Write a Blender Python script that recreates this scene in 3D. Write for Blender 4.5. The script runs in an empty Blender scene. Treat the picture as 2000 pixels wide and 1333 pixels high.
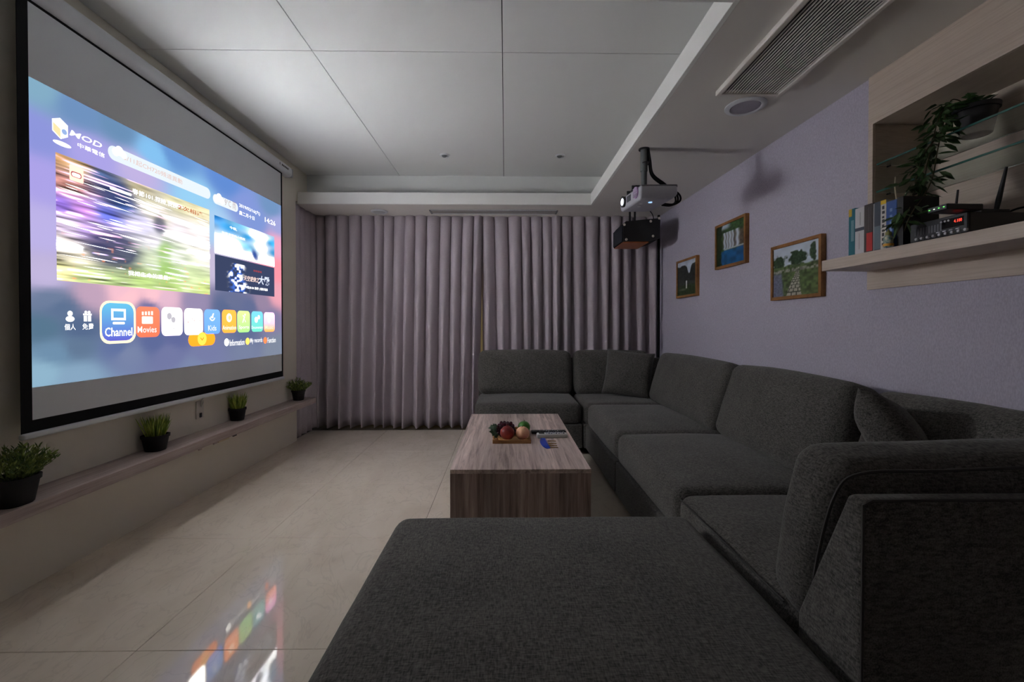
import bpy, bmesh, math, random
import numpy as np
from mathutils import Vector, Matrix, noise

random.seed(7)
np.random.seed(7)
scene = bpy.context.scene
COL = scene.collection

# ------------------------------------------------------------------ camera, world, exposure
FPX, CAMH = 863.0, 1.10
YAW, PITCH = 0.01506, 0.0110
VSHIFT = -18.5                      # pixels
cam_d = bpy.data.cameras.new('camera')
cam_d.sensor_width = 36.0
cam_d.lens = FPX / 2000 * 36.0
cam_d.shift_y = VSHIFT / 2000
cam_d.clip_start = 0.02
cam = bpy.data.objects.new('camera', cam_d)
COL.objects.link(cam)
cam.location = (0, 0, CAMH)
cam.rotation_euler = (math.pi / 2 - PITCH, 0, -YAW)
scene.camera = cam

world = bpy.data.worlds.new('world')
scene.world = world
world.use_nodes = True
world.node_tree.nodes['Background'].inputs[0].default_value = (0.75, 0.85, 1.0, 1)
world.node_tree.nodes['Background'].inputs[1].default_value = 0.02
vs = scene.view_settings
vs.view_transform = 'Standard'
vs.look = 'None'
vs.gamma = 1.0
vs.use_curve_mapping = False
vs.exposure = 1.93
SCREEN_GAIN = 0.262                   # brightness of the projected picture

# ------------------------------------------------------------------ pixel -> place helpers
RCAM = cam.rotation_euler.to_matrix()
ORG = Vector((0, 0, CAMH))
def ray(px, py):
    return RCAM @ Vector(((px - 1000) / FPX, -(py - 666.5 - VSHIFT) / FPX, -1))
def on_z(px, py, z):
    d = ray(px, py); return ORG + d * ((z - CAMH) / d.z)
def on_x(px, py, x):
    d = ray(px, py); return ORG + d * (x / d.x)
def on_y(px, py, y):
    d = ray(px, py); return ORG + d * (y / d.y)
# right wall, turned a little off square
WX, WY, WS = 1.665, 4.72, 0.033
WTH = math.atan(WS)
def wall_x(y): return WX + (WY - y) * WS
def on_w(px, py, off=0.0):
    d = ray(px, py)
    # x + WS*y = WX + WS*WY - off
    t = (WX + WS * WY - off) / (d.x + WS * d.y)
    return ORG + d * t

# ------------------------------------------------------------------ colour / material helpers
def lin(c):
    c = c / 255.0
    return c / 12.92 if c <= 0.04045 else ((c + 0.055) / 1.055) ** 2.4
def rgb(r, g, b): return (lin(r), lin(g), lin(b), 1)

MATS = {}
def mat(name, col=(0.5, 0.5, 0.5, 1), rough=0.6, metal=0.0, ior=1.5, col2=None, nscale=8.0, ndetail=4.0,
        stretch=(1, 1, 1), lo=0.35, hi=0.65, bump=0.0, bscale=None, spec=0.5, emit=None, estr=1.0, trans=0.0, sheen=0.0, coat=0.0):
    if name in MATS: return MATS[name]
    m = bpy.data.materials.new(name); m.use_nodes = True
    nt = m.node_tree; b = nt.nodes['Principled BSDF']
    b.inputs['Base Color'].default_value = col
    b.inputs['Roughness'].default_value = rough
    b.inputs['Metallic'].default_value = metal
    b.inputs['IOR'].default_value = ior
    b.inputs['Specular IOR Level'].default_value = spec
    b.inputs['Transmission Weight'].default_value = trans
    b.inputs['Sheen Weight'].default_value = sheen
    b.inputs['Coat Weight'].default_value = coat
    if emit:
        b.inputs['Emission Color'].default_value = emit
        b.inputs['Emission Strength'].default_value = estr
    if col2 or bump:
        tc = nt.nodes.new('ShaderNodeTexCoord'); mp = nt.nodes.new('ShaderNodeMapping')
        mp.inputs['Scale'].default_value = stretch
        nt.links.new(tc.outputs['Object'], mp.inputs[0])
    if col2:
        n = nt.nodes.new('ShaderNodeTexNoise'); n.inputs['Scale'].default_value = nscale; n.inputs['Detail'].default_value = ndetail
        r = nt.nodes.new('ShaderNodeValToRGB')
        r.color_ramp.elements[0].position = lo; r.color_ramp.elements[0].color = col
        r.color_ramp.elements[1].position = hi; r.color_ramp.elements[1].color = col2
        nt.links.new(mp.outputs[0], n.inputs['Vector']); nt.links.new(n.outputs['Fac'], r.inputs[0])
        nt.links.new(r.outputs[0], b.inputs['Base Color'])
    if bump:
        n2 = nt.nodes.new('ShaderNodeTexNoise'); n2.inputs['Scale'].default_value = bscale or nscale; n2.inputs['Detail'].default_value = 3
        bp = nt.nodes.new('ShaderNodeBump'); bp.inputs['Strength'].default_value = bump; bp.inputs['Distance'].default_value = 0.004
        nt.links.new(mp.outputs[0], n2.inputs['Vector']); nt.links.new(n2.outputs['Fac'], bp.inputs['Height'])
        nt.links.new(bp.outputs[0], b.inputs['Normal'])
    MATS[name] = m
    return m

def emat(name, col, strength=1.0):
    if name in MATS: return MATS[name]
    m = bpy.data.materials.new(name); m.use_nodes = True
    nt = m.node_tree; nt.nodes.clear()
    o = nt.nodes.new('ShaderNodeOutputMaterial'); e = nt.nodes.new('ShaderNodeEmission')
    e.inputs[0].default_value = (col[0], col[1], col[2], 1); e.inputs[1].default_value = strength
    nt.links.new(e.outputs[0], o.inputs[0])
    MATS[name] = m
    return m

def attr_mat(name, emission, strength=1.0):
    if name in MATS: return MATS[name]
    m = bpy.data.materials.new(name); m.use_nodes = True
    nt = m.node_tree; a = nt.nodes.new('ShaderNodeAttribute'); a.attribute_name = 'Col'
    if emission:
        o = nt.nodes['Material Output']; nt.nodes.remove(nt.nodes['Principled BSDF'])
        e = nt.nodes.new('ShaderNodeEmission'); nt.links.new(a.outputs['Color'], e.inputs[0])
        e.inputs[1].default_value = strength
        nt.links.new(e.outputs[0], o.inputs[0])
    else:
        b = nt.nodes['Principled BSDF']; nt.links.new(a.outputs['Color'], b.inputs['Base Color'])
        b.inputs['Roughness'].default_value = 0.35
    MATS[name] = m
    return m

def fabric(name, c1, c2, scale=260, stripe=0.35):
    """woven cloth: crossed threads plus mottling"""
    m = bpy.data.materials.new(name); m.use_nodes = True
    nt = m.node_tree; b = nt.nodes['Principled BSDF']; L = nt.links
    tc = nt.nodes.new('ShaderNodeTexCoord')
    def ns(s, st):
        mp = nt.nodes.new('ShaderNodeMapping'); mp.inputs['Scale'].default_value = st
        n = nt.nodes.new('ShaderNodeTexNoise'); n.inputs['Scale'].default_value = s; n.inputs['Detail'].default_value = 2
        L.new(tc.outputs['Object'], mp.inputs[0]); L.new(mp.outputs[0], n.inputs['Vector']); return n
    a = ns(scale, (1, .22, 1)); c = ns(scale, (.22, 1, .6)); d = ns(7, (1, 1, 1))
    ad = nt.nodes.new('ShaderNodeMath'); ad.operation = 'ADD'; L.new(a.outputs['Fac'], ad.inputs[0]); L.new(c.outputs['Fac'], ad.inputs[1])
    m2 = nt.nodes.new('ShaderNodeMath'); m2.operation = 'MULTIPLY_ADD'; m2.inputs[1].default_value = 0.45
    L.new(ad.outputs[0], m2.inputs[0])
    m3 = nt.nodes.new('ShaderNodeMath'); m3.operation = 'MULTIPLY'; m3.inputs[1].default_value = 0.1
    L.new(d.outputs['Fac'], m3.inputs[0]); L.new(m3.outputs[0], m2.inputs[2])
    r = nt.nodes.new('ShaderNodeValToRGB')
    r.color_ramp.elements[0].position = 0.38; r.color_ramp.elements[0].color = c1
    r.color_ramp.elements[1].position = 0.64; r.color_ramp.elements[1].color = c2
    L.new(m2.outputs[0], r.inputs[0]); L.new(r.outputs[0], b.inputs['Base Color'])
    bp = nt.nodes.new('ShaderNodeBump'); bp.inputs['Strength'].default_value = stripe; bp.inputs['Distance'].default_value = 0.002
    L.new(m2.outputs[0], bp.inputs['Height']); L.new(bp.outputs[0], b.inputs['Normal'])
    b.inputs['Roughness'].default_value = 0.95; b.inputs['Specular IOR Level'].default_value = 0.15
    b.inputs['Sheen Weight'].default_value = 0.15
    MATS[name] = m
    return m

def wood(name, c1, c2, c3, stretch, scale=5, rough=0.55, plank=None):
    m = bpy.data.materials.new(name); m.use_nodes = True
    nt = m.node_tree; b = nt.nodes['Principled BSDF']; L = nt.links
    tc = nt.nodes.new('ShaderNodeTexCoord')
    mp = nt.nodes.new('ShaderNodeMapping'); mp.inputs['Scale'].default_value = stretch
    L.new(tc.outputs['Object'], mp.inputs[0])
    n = nt.nodes.new('ShaderNodeTexNoise'); n.inputs['Scale'].default_value = scale; n.inputs['Detail'].default_value = 8; n.inputs['Roughness'].default_value = 0.65
    n.inputs['Distortion'].default_value = 0.6
    L.new(mp.outputs[0], n.inputs['Vector'])
    r = nt.nodes.new('ShaderNodeValToRGB')
    r.color_ramp.elements[0].position = 0.32; r.color_ramp.elements[0].color = c1
    r.color_ramp.elements[1].position = 0.7; r.color_ramp.elements[1].color = c3
    e = r.color_ramp.elements.new(0.48); e.color = c2
    L.new(n.outputs['Fac'], r.inputs[0])
    out = r.outputs[0]
    if plank:      # printed boards: slow change of tone across the grain
        mp2 = nt.nodes.new('ShaderNodeMapping'); mp2.inputs['Scale'].default_value = plank
        L.new(tc.outputs['Object'], mp2.inputs[0])
        v = nt.nodes.new('ShaderNodeTexNoise'); v.inputs['Scale'].default_value = 1.0; v.inputs['Detail'].default_value = 1
        L.new(mp2.outputs[0], v.inputs['Vector'])
        mr = nt.nodes.new('ShaderNodeMapRange'); mr.inputs[1].default_value = .3; mr.inputs[2].default_value = .7
        mr.inputs[3].default_value = .62; mr.inputs[4].default_value = 1.2
        L.new(v.outputs['Fac'], mr.inputs[0])
        mx = nt.nodes.new('ShaderNodeMix'); mx.data_type = 'RGBA'; mx.blend_type = 'MULTIPLY'; mx.inputs['Factor'].default_value = 1
        L.new(out, mx.inputs[6]); L.new(mr.outputs[0], mx.inputs[7]); out = mx.outputs[2]
    L.new(out, b.inputs['Base Color'])
    b.inputs['Roughness'].default_value = rough
    MATS[name] = m
    return m

M_white = mat('white_paint', rgb(240, 240, 235), 0.85, spec=0.2, bump=0.03, bscale=60)
M_ceil = mat('ceiling_paint', rgb(226, 227, 224), 0.9, spec=0.15, bump=0.03, bscale=40)
M_soffit = mat('soffit_paint', rgb(228, 224, 217), 0.9, spec=0.15, bump=0.03, bscale=40)
M_wallL = mat('cream_wall_paint', rgb(232, 225, 210), 0.85, spec=0.2, bump=0.03, bscale=60)
M_paper = mat('lavender_wallpaper', rgb(180, 175, 190), 0.9, spec=0.15, col2=rgb(196, 191, 205), nscale=220, ndetail=2, stretch=(1, 1, .4), bump=0.08, bscale=300)
M_dark = mat('dark_void', rgb(28, 26, 26), 0.8)
M_black = mat('black_plastic', rgb(22, 22, 25), 0.45)
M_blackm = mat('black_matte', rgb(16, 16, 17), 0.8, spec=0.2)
M_grey = mat('grey_plastic', rgb(120, 122, 125), 0.5)
M_wplas = mat('white_plastic', rgb(222, 224, 226), 0.4)
M_metal = mat('grey_metal', rgb(110, 115, 115), 0.4, metal=0.6)
M_chrome = mat('chrome', rgb(200, 200, 200), 0.25, metal=1.0)
M_sofa = fabric('charcoal_tweed', rgb(52, 51, 48), rgb(110, 107, 102), 300)
M_curt = mat('curtain_cloth', rgb(192, 182, 188), 0.9, spec=0.15, col2=rgb(204, 194, 200), nscale=500, ndetail=1, stretch=(1, 1, .15), sheen=0.1, bump=0.05, bscale=500)
M_oak = wood('pale_oak', rgb(190, 173, 157), rgb(201, 185, 169), rgb(210, 195, 181), (3, .5, 22), 5)
M_frame = wood('honey_wood', rgb(128, 84, 40), rgb(152, 104, 54), rgb(170, 120, 66), (3, 3, 3), 4)
M_ledge = wood('greyed_oak', rgb(150, 133, 127), rgb(174, 157, 150), rgb(190, 174, 167), (14, .5, 14), 4)
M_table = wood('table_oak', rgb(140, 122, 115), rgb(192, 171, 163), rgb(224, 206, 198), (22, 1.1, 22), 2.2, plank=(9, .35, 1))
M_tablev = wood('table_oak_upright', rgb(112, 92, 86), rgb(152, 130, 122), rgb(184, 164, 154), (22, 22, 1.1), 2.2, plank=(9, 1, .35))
M_glass = mat('shelf_glass', (0.80, 0.93, 0.88, 1), 0.02, ior=1.45, trans=1.0)
M_leaf = mat('ivy_leaf', rgb(32, 56, 28), 0.4, col2=rgb(70, 102, 54), nscale=30)
M_grass = mat('grass_blade', rgb(86, 122, 36), 0.5, col2=rgb(200, 212, 96), nscale=40, stretch=(1, 1, .3))
M_bush = mat('boxwood_leaf', rgb(54, 84, 34), 0.5, col2=rgb(156, 172, 84), nscale=40)
M_pot = mat('black_pot', rgb(24, 24, 25), 0.7, spec=0.3)

# floor: polished beige porcelain
def porcelain():
    m = bpy.data.materials.new('porcelain'); m.use_nodes = True
    nt = m.node_tree; b = nt.nodes['Principled BSDF']; L = nt.links
    g = nt.nodes.new('ShaderNodeNewGeometry')
    n = nt.nodes.new('ShaderNodeTexNoise'); n.inputs['Scale'].default_value = 2.2; n.inputs['Detail'].default_value = 7; n.inputs['Distortion'].default_value = 1.2
    mp = nt.nodes.new('ShaderNodeMapping'); mp.inputs['Scale'].default_value = (1.6, .8, 1); mp.inputs['Rotation'].default_value = (0, 0, .5)
    L.new(g.outputs['Position'], mp.inputs[0]); L.new(mp.outputs[0], n.inputs['Vector'])
    r = nt.nodes.new('ShaderNodeValToRGB')
    r.color_ramp.elements[0].position = .3; r.color_ramp.elements[0].color = rgb(214, 202, 184)
    r.color_ramp.elements[1].position = .6; r.color_ramp.elements[1].color = rgb(226, 215, 198)
    n2 = nt.nodes.new('ShaderNodeTexNoise'); n2.inputs['Scale'].default_value = 3.5; n2.inputs['Detail'].default_value = 9; n2.inputs['Distortion'].default_value = 2.5
    L.new(mp.outputs[0], n2.inputs['Vector'])
    r2 = nt.nodes.new('ShaderNodeValToRGB')       # thin darker veins
    for p, v in ((0.47, 1.0), (0.495, .9), (0.52, 1.0)):
        e = r2.color_ramp.elements.new(p); e.color = (v, v, v, 1)
    r2.color_ramp.elements[0].color = (1, 1, 1, 1); r2.color_ramp.elements[-1].color = (1, 1, 1, 1)
    L.new(n2.outputs['Fac'], r2.inputs[0])
    mx = nt.nodes.new('ShaderNodeMix'); mx.data_type = 'RGBA'; mx.blend_type = 'MULTIPLY'; mx.inputs['Factor'].default_value = 1
    L.new(n.outputs['Fac'], r.inputs[0]); L.new(r.outputs[0], mx.inputs[6]); L.new(r2.outputs[0], mx.inputs[7])
    L.new(mx.outputs[2], b.inputs['Base Color'])
    b.inputs['Roughness'].default_value = 0.045; b.inputs['IOR'].default_value = 1.95
    MATS['porcelain'] = m
    return m
M_tile = porcelain()
M_grout = mat('grout', rgb(96, 88, 78), 0.9)

# ------------------------------------------------------------------ object helpers
def wm(o):
    m = o.matrix_basis.copy()
    return wm(o.parent) @ m if o.parent else m

def tag(o, label=None, cat=None, group=None, kind=None):
    if label: o['label'] = label
    if cat: o['category'] = cat
    if group: o['group'] = group
    if kind: o['kind'] = kind
    return o

def thing(name, label, cat, loc=(0, 0, 0), rz=0.0, group=None):
    o = bpy.data.objects.new(name, None)
    o.empty_display_size = 0.05
    COL.objects.link(o)
    o.location = loc; o.rotation_euler = (0, 0, rz)
    return tag(o, label, cat, group)

def to_mesh(name, bm, material, smooth=False):
    me = bpy.data.meshes.new(name)
    bm.normal_update(); bm.to_mesh(me); bm.free()
    if material: me.materials.append(material)
    if smooth:
        for p in me.polygons: p.use_smooth = True
        if smooth != 'all':
            try: me.set_sharp_from_angle(angle=math.radians(40))
            except Exception: pass
    return me

def part(name, bm, material, parent, smooth=False, local=False):
    if not local: bm.transform(wm(parent).inverted())
    o = bpy.data.objects.new(name, to_mesh(name, bm, material, smooth))
    COL.objects.link(o); o.parent = parent
    return o

def single(name, bm, material, label=None, cat=None, group=None, kind=None, smooth=False, base=True, rz=0.0):
    """a thing that is one mesh, its origin at the middle of its base"""
    c = Vector((0, 0, 0))
    if base:
        xs = [v.co for v in bm.verts]
        c = Vector(((min(v.x for v in xs) + max(v.x for v in xs)) / 2, (min(v.y for v in xs) + max(v.y for v in xs)) / 2, min(v.z for v in xs)))
    bm.transform((Matrix.Translation(c) @ Matrix.Rotation(rz, 4, 'Z')).inverted())
    o = bpy.data.objects.new(name, to_mesh(name, bm, material, smooth))
    COL.objects.link(o); o.location = c; o.rotation_euler = (0, 0, rz)
    return tag(o, label, cat, group, kind)

def inst(name, me, parent, loc, rot=(0, 0, 0), scale=(1, 1, 1)):
    o = bpy.data.objects.new(name, me); COL.objects.link(o); o.parent = parent
    o.location = loc; o.rotation_euler = rot; o.scale = scale
    return o

def B(): return bmesh.new()

def box(bm, x0, x1, y0, y1, z0, z1, bev=0.0, seg=2):
    r = bmesh.ops.create_cube(bm, size=1.0)
    vs_ = r['verts']
    for v in vs_:
        v.co = Vector(((x0 + x1) / 2 + v.co.x * (x1 - x0), (y0 + y1) / 2 + v.co.y * (y1 - y0), (z0 + z1) / 2 + v.co.z * (z1 - z0)))
    if bev > 0:
        es = list({e for v in vs_ for e in v.link_edges})
        bmesh.ops.bevel(bm, geom=es, offset=bev, segments=seg, affect='EDGES', profile=0.5)
    return bm

def cyl(bm, p0, p1, r0, r1=None, seg=16):
    p0, p1 = Vector(p0), Vector(p1); r1 = r0 if r1 is None else r1
    d = p1 - p0; L = d.length
    q = Vector((0, 0, 1)).rotation_difference(d.normalized()).to_matrix().to_4x4()
    bmesh.ops.create_cone(bm, cap_ends=True, segments=seg, radius1=r0, radius2=r1, depth=L, matrix=Matrix.Translation((p0 + p1) / 2) @ q)
    return bm

def lathe(bm, prof, c=(0, 0, 0), seg=28, sq=None):
    """prof: list of (r, z); sq: superellipse exponent for a squarish plan"""
    rings = []
    for r, z in prof:
        ring = []
        for i in range(seg):
            a = 2 * math.pi * i / seg; ca, sa = math.cos(a), math.sin(a)
            k = 1.0
            if sq: k = 1 / ((abs(ca) ** sq + abs(sa) ** sq) ** (1 / sq))
            ring.append(bm.verts.new((c[0] + r * k * ca, c[1] + r * k * sa, c[2] + z)))
        rings.append(ring)
    for a, b in zip(rings, rings[1:]):
        for i in range(seg):
            j = (i + 1) % seg
            bm.faces.new((a[i], a[j], b[j], b[i]))
    bm.faces.new(list(reversed(rings[0]))); bm.faces.new(rings[-1])
    return bm

def catmull(pts, n=6):
    pts = [Vector(p) for p in pts]; out = []
    P = [pts[0] * 2 - pts[1]] + pts + [pts[-1] * 2 - pts[-2]]
    for i in range(1, len(P) - 2):
        for k in range(n):
            t = k / n; a, b, c, d = P[i - 1], P[i], P[i + 1], P[i + 2]
            out.append(0.5 * ((2 * b) + (c - a) * t + (2 * a - 5 * b + 4 * c - d) * t * t + (3 * b - a - 3 * c + d) * t ** 3))
    out.append(pts[-1])
    return out

def tube(bm, pts, r, seg=8, closed=False, smooth_n=6):
    pts = catmull(pts, smooth_n) if smooth_n else [Vector(p) for p in pts]
    n = len(pts); rings = []; up = None
    for i, p in enumerate(pts):
        d = (pts[min(i + 1, n - 1)] - pts[max(i - 1, 0)]).normalized()
        if up is None:
            up = Vector((0, 0, 1)) if abs(d.z) < .9 else Vector((1, 0, 0))
        s = d.cross(up)
        if s.length < 1e-6: s = d.orthogonal()
        s.normalize(); up = s.cross(d).normalized()
        rr = r(i / (n - 1)) if callable(r) else r
        rings.append([bm.verts.new(p + (s * math.cos(2 * math.pi * k / seg) + up * math.sin(2 * math.pi * k / seg)) * rr) for k in range(seg)])
    for a, b in zip(rings, rings[1:]):
        for i in range(seg):
            j = (i + 1) % seg; bm.faces.new((a[i], a[j], b[j], b[i]))
    bm.faces.new(list(reversed(rings[0]))); bm.faces.new(rings[-1])
    bmesh.ops.recalc_face_normals(bm, faces=bm.faces)
    return bm

def prism(bm, poly, d):
    """poly: list of 3-D points (planar), extruded by vector d"""
    d = Vector(d); a = [bm.verts.new(p) for p in poly]; b = [bm.verts.new(Vector(p) + d) for p in poly]
    n = len(a); bm.faces.new(a); bm.faces.new(list(reversed(b)))
    for i in range(n):
        j = (i + 1) % n; bm.faces.new((a[j], a[i], b[i], b[j]))
    bmesh.ops.recalc_face_normals(bm, faces=bm.faces)
    return bm

def pillowbox(bm, a, b, c, r, n=9, crown=(0, 0, 0), wob=0.0, seed=0.0, M=None):
    """soft box, half sizes a b c, rounded by r; crown = extra bulge along x, y, z faces"""
    def axis(h):
        pts = [-(h - r) - r * math.tan(t) for t in (math.pi / 4, math.pi / 6, math.pi / 12)]
        k = max(2, n)
        pts += [-(h - r) + 2 * (h - r) * i / k for i in range(k + 1)]
        pts += [(h - r) + r * math.tan(t) for t in (math.pi / 12, math.pi / 6, math.pi / 4)]
        return pts
    X, Y, Z = axis(a), axis(b), axis(c)
    nx, ny, nz = len(X), len(Y), len(Z); V = {}
    def vert(i, j, k):
        key = (i, j, k)
        if key in V: return V[key]
        p = Vector((X[i], Y[j], Z[k]))
        q = Vector((max(-a + r, min(a - r, p.x)), max(-b + r, min(b - r, p.y)), max(-c + r, min(c - r, p.z))))
        d = p - q
        o = q + d.normalized() * r if d.length > 1e-9 else p
        fx, fy, fz = o.x / a, o.y / b, o.z / c
        w = lambda t: max(0.0, 1 - t * t)
        o = Vector((o.x + crown[0] * fx * w(fy) * w(fz), o.y + crown[1] * fy * w(fx) * w(fz), o.z + crown[2] * fz * w(fx) * w(fy)))
        if wob:
            nv = noise.noise_vector(Vector((o.x * 3 + seed, o.y * 3 - seed, o.z * 3)))
            nw = noise.noise_vector(Vector((o.x * 9 + seed, o.y * 9, o.z * 9 - seed)))
            o += nv * wob + nw * wob * .35
        if M is not None: o = M @ o
        V[key] = bm.verts.new(o); return V[key]
    def quad(p, q, s, t):
        bm.faces.new((vert(*p), vert(*q), vert(*s), vert(*t)))
    for i in range(nx - 1):
        for j in range(ny - 1):
            quad((i, j, 0), (i, j + 1, 0), (i + 1, j + 1, 0), (i + 1, j, 0))
            quad((i, j, nz - 1), (i + 1, j, nz - 1), (i + 1, j + 1, nz - 1), (i, j + 1, nz - 1))
    for i in range(nx - 1):
        for k in range(nz - 1):
            quad((i, 0, k), (i + 1, 0, k), (i + 1, 0, k + 1), (i, 0, k + 1))
            quad((i, ny - 1, k), (i, ny - 1, k + 1), (i + 1, ny - 1, k + 1), (i + 1, ny - 1, k))
    for j in range(ny - 1):
        for k in range(nz - 1):
            quad((0, j, k), (0, j, k + 1), (0, j + 1, k + 1), (0, j + 1, k))
            quad((nx - 1, j, k), (nx - 1, j + 1, k), (nx - 1, j + 1, k + 1), (nx - 1, j, k + 1))
    return bm

def struct(name, bm, m, smooth=False):
    return single(name, bm, m, kind='structure', smooth=smooth, base=False)

_text_cache = {}
def text_bm(body, size=1.0, bold=0.0, shear=0.0):
    cu = bpy.data.curves.new('lettering', 'FONT'); cu.body = body; cu.size = size
    cu.align_x = 'CENTER'; cu.align_y = 'CENTER'; cu.offset = bold; cu.shear = shear; cu.resolution_u = 2
    o = bpy.data.objects.new('lettering', cu); COL.objects.link(o)
    dg = bpy.context.evaluated_depsgraph_get()
    me = bpy.data.meshes.new_from_object(o.evaluated_get(dg))
    bm = B(); bm.from_mesh(me)
    bpy.data.objects.remove(o); bpy.data.meshes.remove(me); bpy.data.curves.remove(cu)
    return bm

def text_fit(body, w, h, M, bold=0.0, shear=0.0):
    """lettering scaled to w x h (metres), placed by matrix M"""
    bm = text_bm(body, 1.0, bold, shear)
    if not bm.verts: return bm
    xs = [v.co.x for v in bm.verts]; ys = [v.co.y for v in bm.verts]
    cx, cy = (min(xs) + max(xs)) / 2, (min(ys) + max(ys)) / 2
    sx, sy = w / max(1e-6, max(xs) - min(xs)), h / max(1e-6, max(ys) - min(ys))
    for v in bm.verts: v.co = Vector(((v.co.x - cx) * sx, (v.co.y - cy) * sy, 0))
    bm.transform(M)
    return bm

def grid_picture(name, W, H, fn, material, parent, M, nu, nv, warp=None):
    """flat picture, one colour per vertex from fn(u, v) -> linear rgb arrays"""
    us, vs2 = np.meshgrid(np.linspace(0, 1, nu), np.linspace(0, 1, nv))
    cols = fn(us, vs2)
    verts = [M @ Vector(((u - .5) * W, (v - .5) * H, 0)) for u, v in zip(us.ravel(), vs2.ravel())]
    inv = wm(parent).inverted()
    verts = [tuple(inv @ (warp(v) if warp else v)) for v in verts]
    faces = [(j * nu + i, j * nu + i + 1, (j + 1) * nu + i + 1, (j + 1) * nu + i) for j in range(nv - 1) for i in range(nu - 1)]
    me = bpy.data.meshes.new(name); me.from_pydata(verts, [], faces)
    a = me.color_attributes.new('Col', 'FLOAT_COLOR', 'POINT')
    c4 = np.ones((nu * nv, 4), np.float32); c4[:, :3] = cols.reshape(-1, 3)
    a.data.foreach_set('color', c4.ravel())
    me.materials.append(material)
    o = bpy.data.objects.new(name, me); COL.objects.link(o); o.parent = parent
    return o

def nlin(a):
    a = np.asarray(a, np.float32) / 255.0
    return np.where(a <= 0.04045, a / 12.92, ((a + 0.055) / 1.055) ** 2.4)

def vnoise(u, v, su, sv, seed=0):
    """smooth value noise on arrays"""
    rs = np.random.RandomState(seed); T = rs.rand(256, 256)
    x, y = u * su, v * sv; xi, yi = np.floor(x).astype(int), np.floor(y).astype(int); fx, fy = x - xi, y - yi
    fx, fy = fx * fx * (3 - 2 * fx), fy * fy * (3 - 2 * fy)
    g = lambda a, b: T[a % 256, b % 256]
    return (g(xi, yi) * (1 - fx) + g(xi + 1, yi) * fx) * (1 - fy) + (g(xi, yi + 1) * (1 - fx) + g(xi + 1, yi + 1) * fx) * fy

def idw(u, v, pts, p=3.0):
    """blend control colours (u, v, r, g, b)"""
    num = 0; den = 0
    for (a, b, *c) in pts:
        w = 1.0 / ((u - a) ** 2 + (v - b) ** 2 + 1e-4) ** (p / 2)
        num = num + w[..., None] * nlin(c); den = den + w
    return num / den[..., None]

# ------------------------------------------------------------------ room shell
XL, YB, YF = -2.01, 5.02, -1.9
ZC, ZS = 2.635, 2.29
YEND = 4.28                                    # where the left wall stops and the curtain begins

fl = struct('floor', box(B(), -2.5, 2.2, YF - .1, 5.2, -0.06, -0.0035), M_grout)
tx = [-2.053 + .8 * k for k in range(6)]; ty = [-1.695 - .8 + .8 * k for k in range(10)]
tx = [-1.253 + .8 * k for k in range(-1, 5)]
ty = [1.505 + .8 * k for k in range(-5, 5)]
tile_me = to_mesh('tile', box(B(), 0, .7978, 0, .7978, -.0100, 0, .0008, 1), M_tile)
for x in tx[:-1]:
    for y in ty[:-1]:
        inst('tile', tile_me, fl, (x + .0011, y + .0011, 0))

bm = B(); box(bm, XL - .14, XL, YF, YEND, 0, ZC + .05)
box(bm, XL - .14, XL, YEND, 4.60, ZS + .02, ZC + .05)
struct('wall_left', bm, M_wallL)
bm = B(); box(bm, XL - .9, XL - .14, YEND - .1, YEND, 0, ZC); struct('wall_left_return', bm, M_wallL)

# back wall with the window that the curtain covers
bm = B()
box(bm, -2.9, -1.75, YB, YB + .12, 0, ZC); box(bm, 1.45, 2.0, YB, YB + .12, 0, ZC)
box(bm, -1.75, 1.45, YB, YB + .12, 2.15, ZC); box(bm, -1.75, 1.45, YB, YB + .12, 0, .06)
struct('wall_back', bm, M_wallL)
wfr = struct('window_1', box(B(), -.03, .03, YB + .02, YB + .08, .06, 2.15), M_wplas)
bm = B()
for z0, z1 in ((.06, .11), (2.10, 2.15)): box(bm, -1.75, 1.45, YB + .02, YB + .08, z0, z1)
for x in (-1.75, -.85, .6, 1.40): box(bm, x, x + .05, YB + .02, YB + .08, .11, 2.10)
part('window_frame', bm, M_wplas, wfr)
M_pane = mat('frosted_daylight', (.9, .8, .5, 1), .6, emit=(1.0, .80, .36, 1), estr=0.018)
for i, (a, b) in enumerate(((-1.70, -.85), (-.80, -.03), (.03, .60), (.65, 1.40))):
    part('pane', box(B(), a, b, YB + .045, YB + .055, .11, 2.10), M_pane, wfr)
bm = B(); box(bm, -2.9, 2.4, YF - .12, YF, 0, ZC); struct('wall_front', bm, M_wallL)

# right wall with the hole of the niche; built in its own turned frame
NY0 = 2.103                                     # left (far) end of the oak unit
bm = B()
T = .30
Lf, Ln = 5.12 - NY0, NY0 - (YF)                 # lengths to the far / near side of the unit's end
UN = 1.90                                       # unit length toward the viewer
box(bm, 0, T, -.006, Lf, 0, ZC)
box(bm, 0, T, -Ln, -.006, 0, 1.365)
box(bm, 0, T, -Ln, -.006, 2.078, ZC)
box(bm, 0, T, -Ln, -UN + .025, 1.365, 2.078)
box(bm, .262, T, -UN + .025, -.006, 1.365, 2.078)
bm.transform(Matrix.Translation((wall_x(NY0), NY0, 0)) @ Matrix.Rotation(WTH, 4, 'Z'))
struct('wall_right', bm, M_paper)

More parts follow.
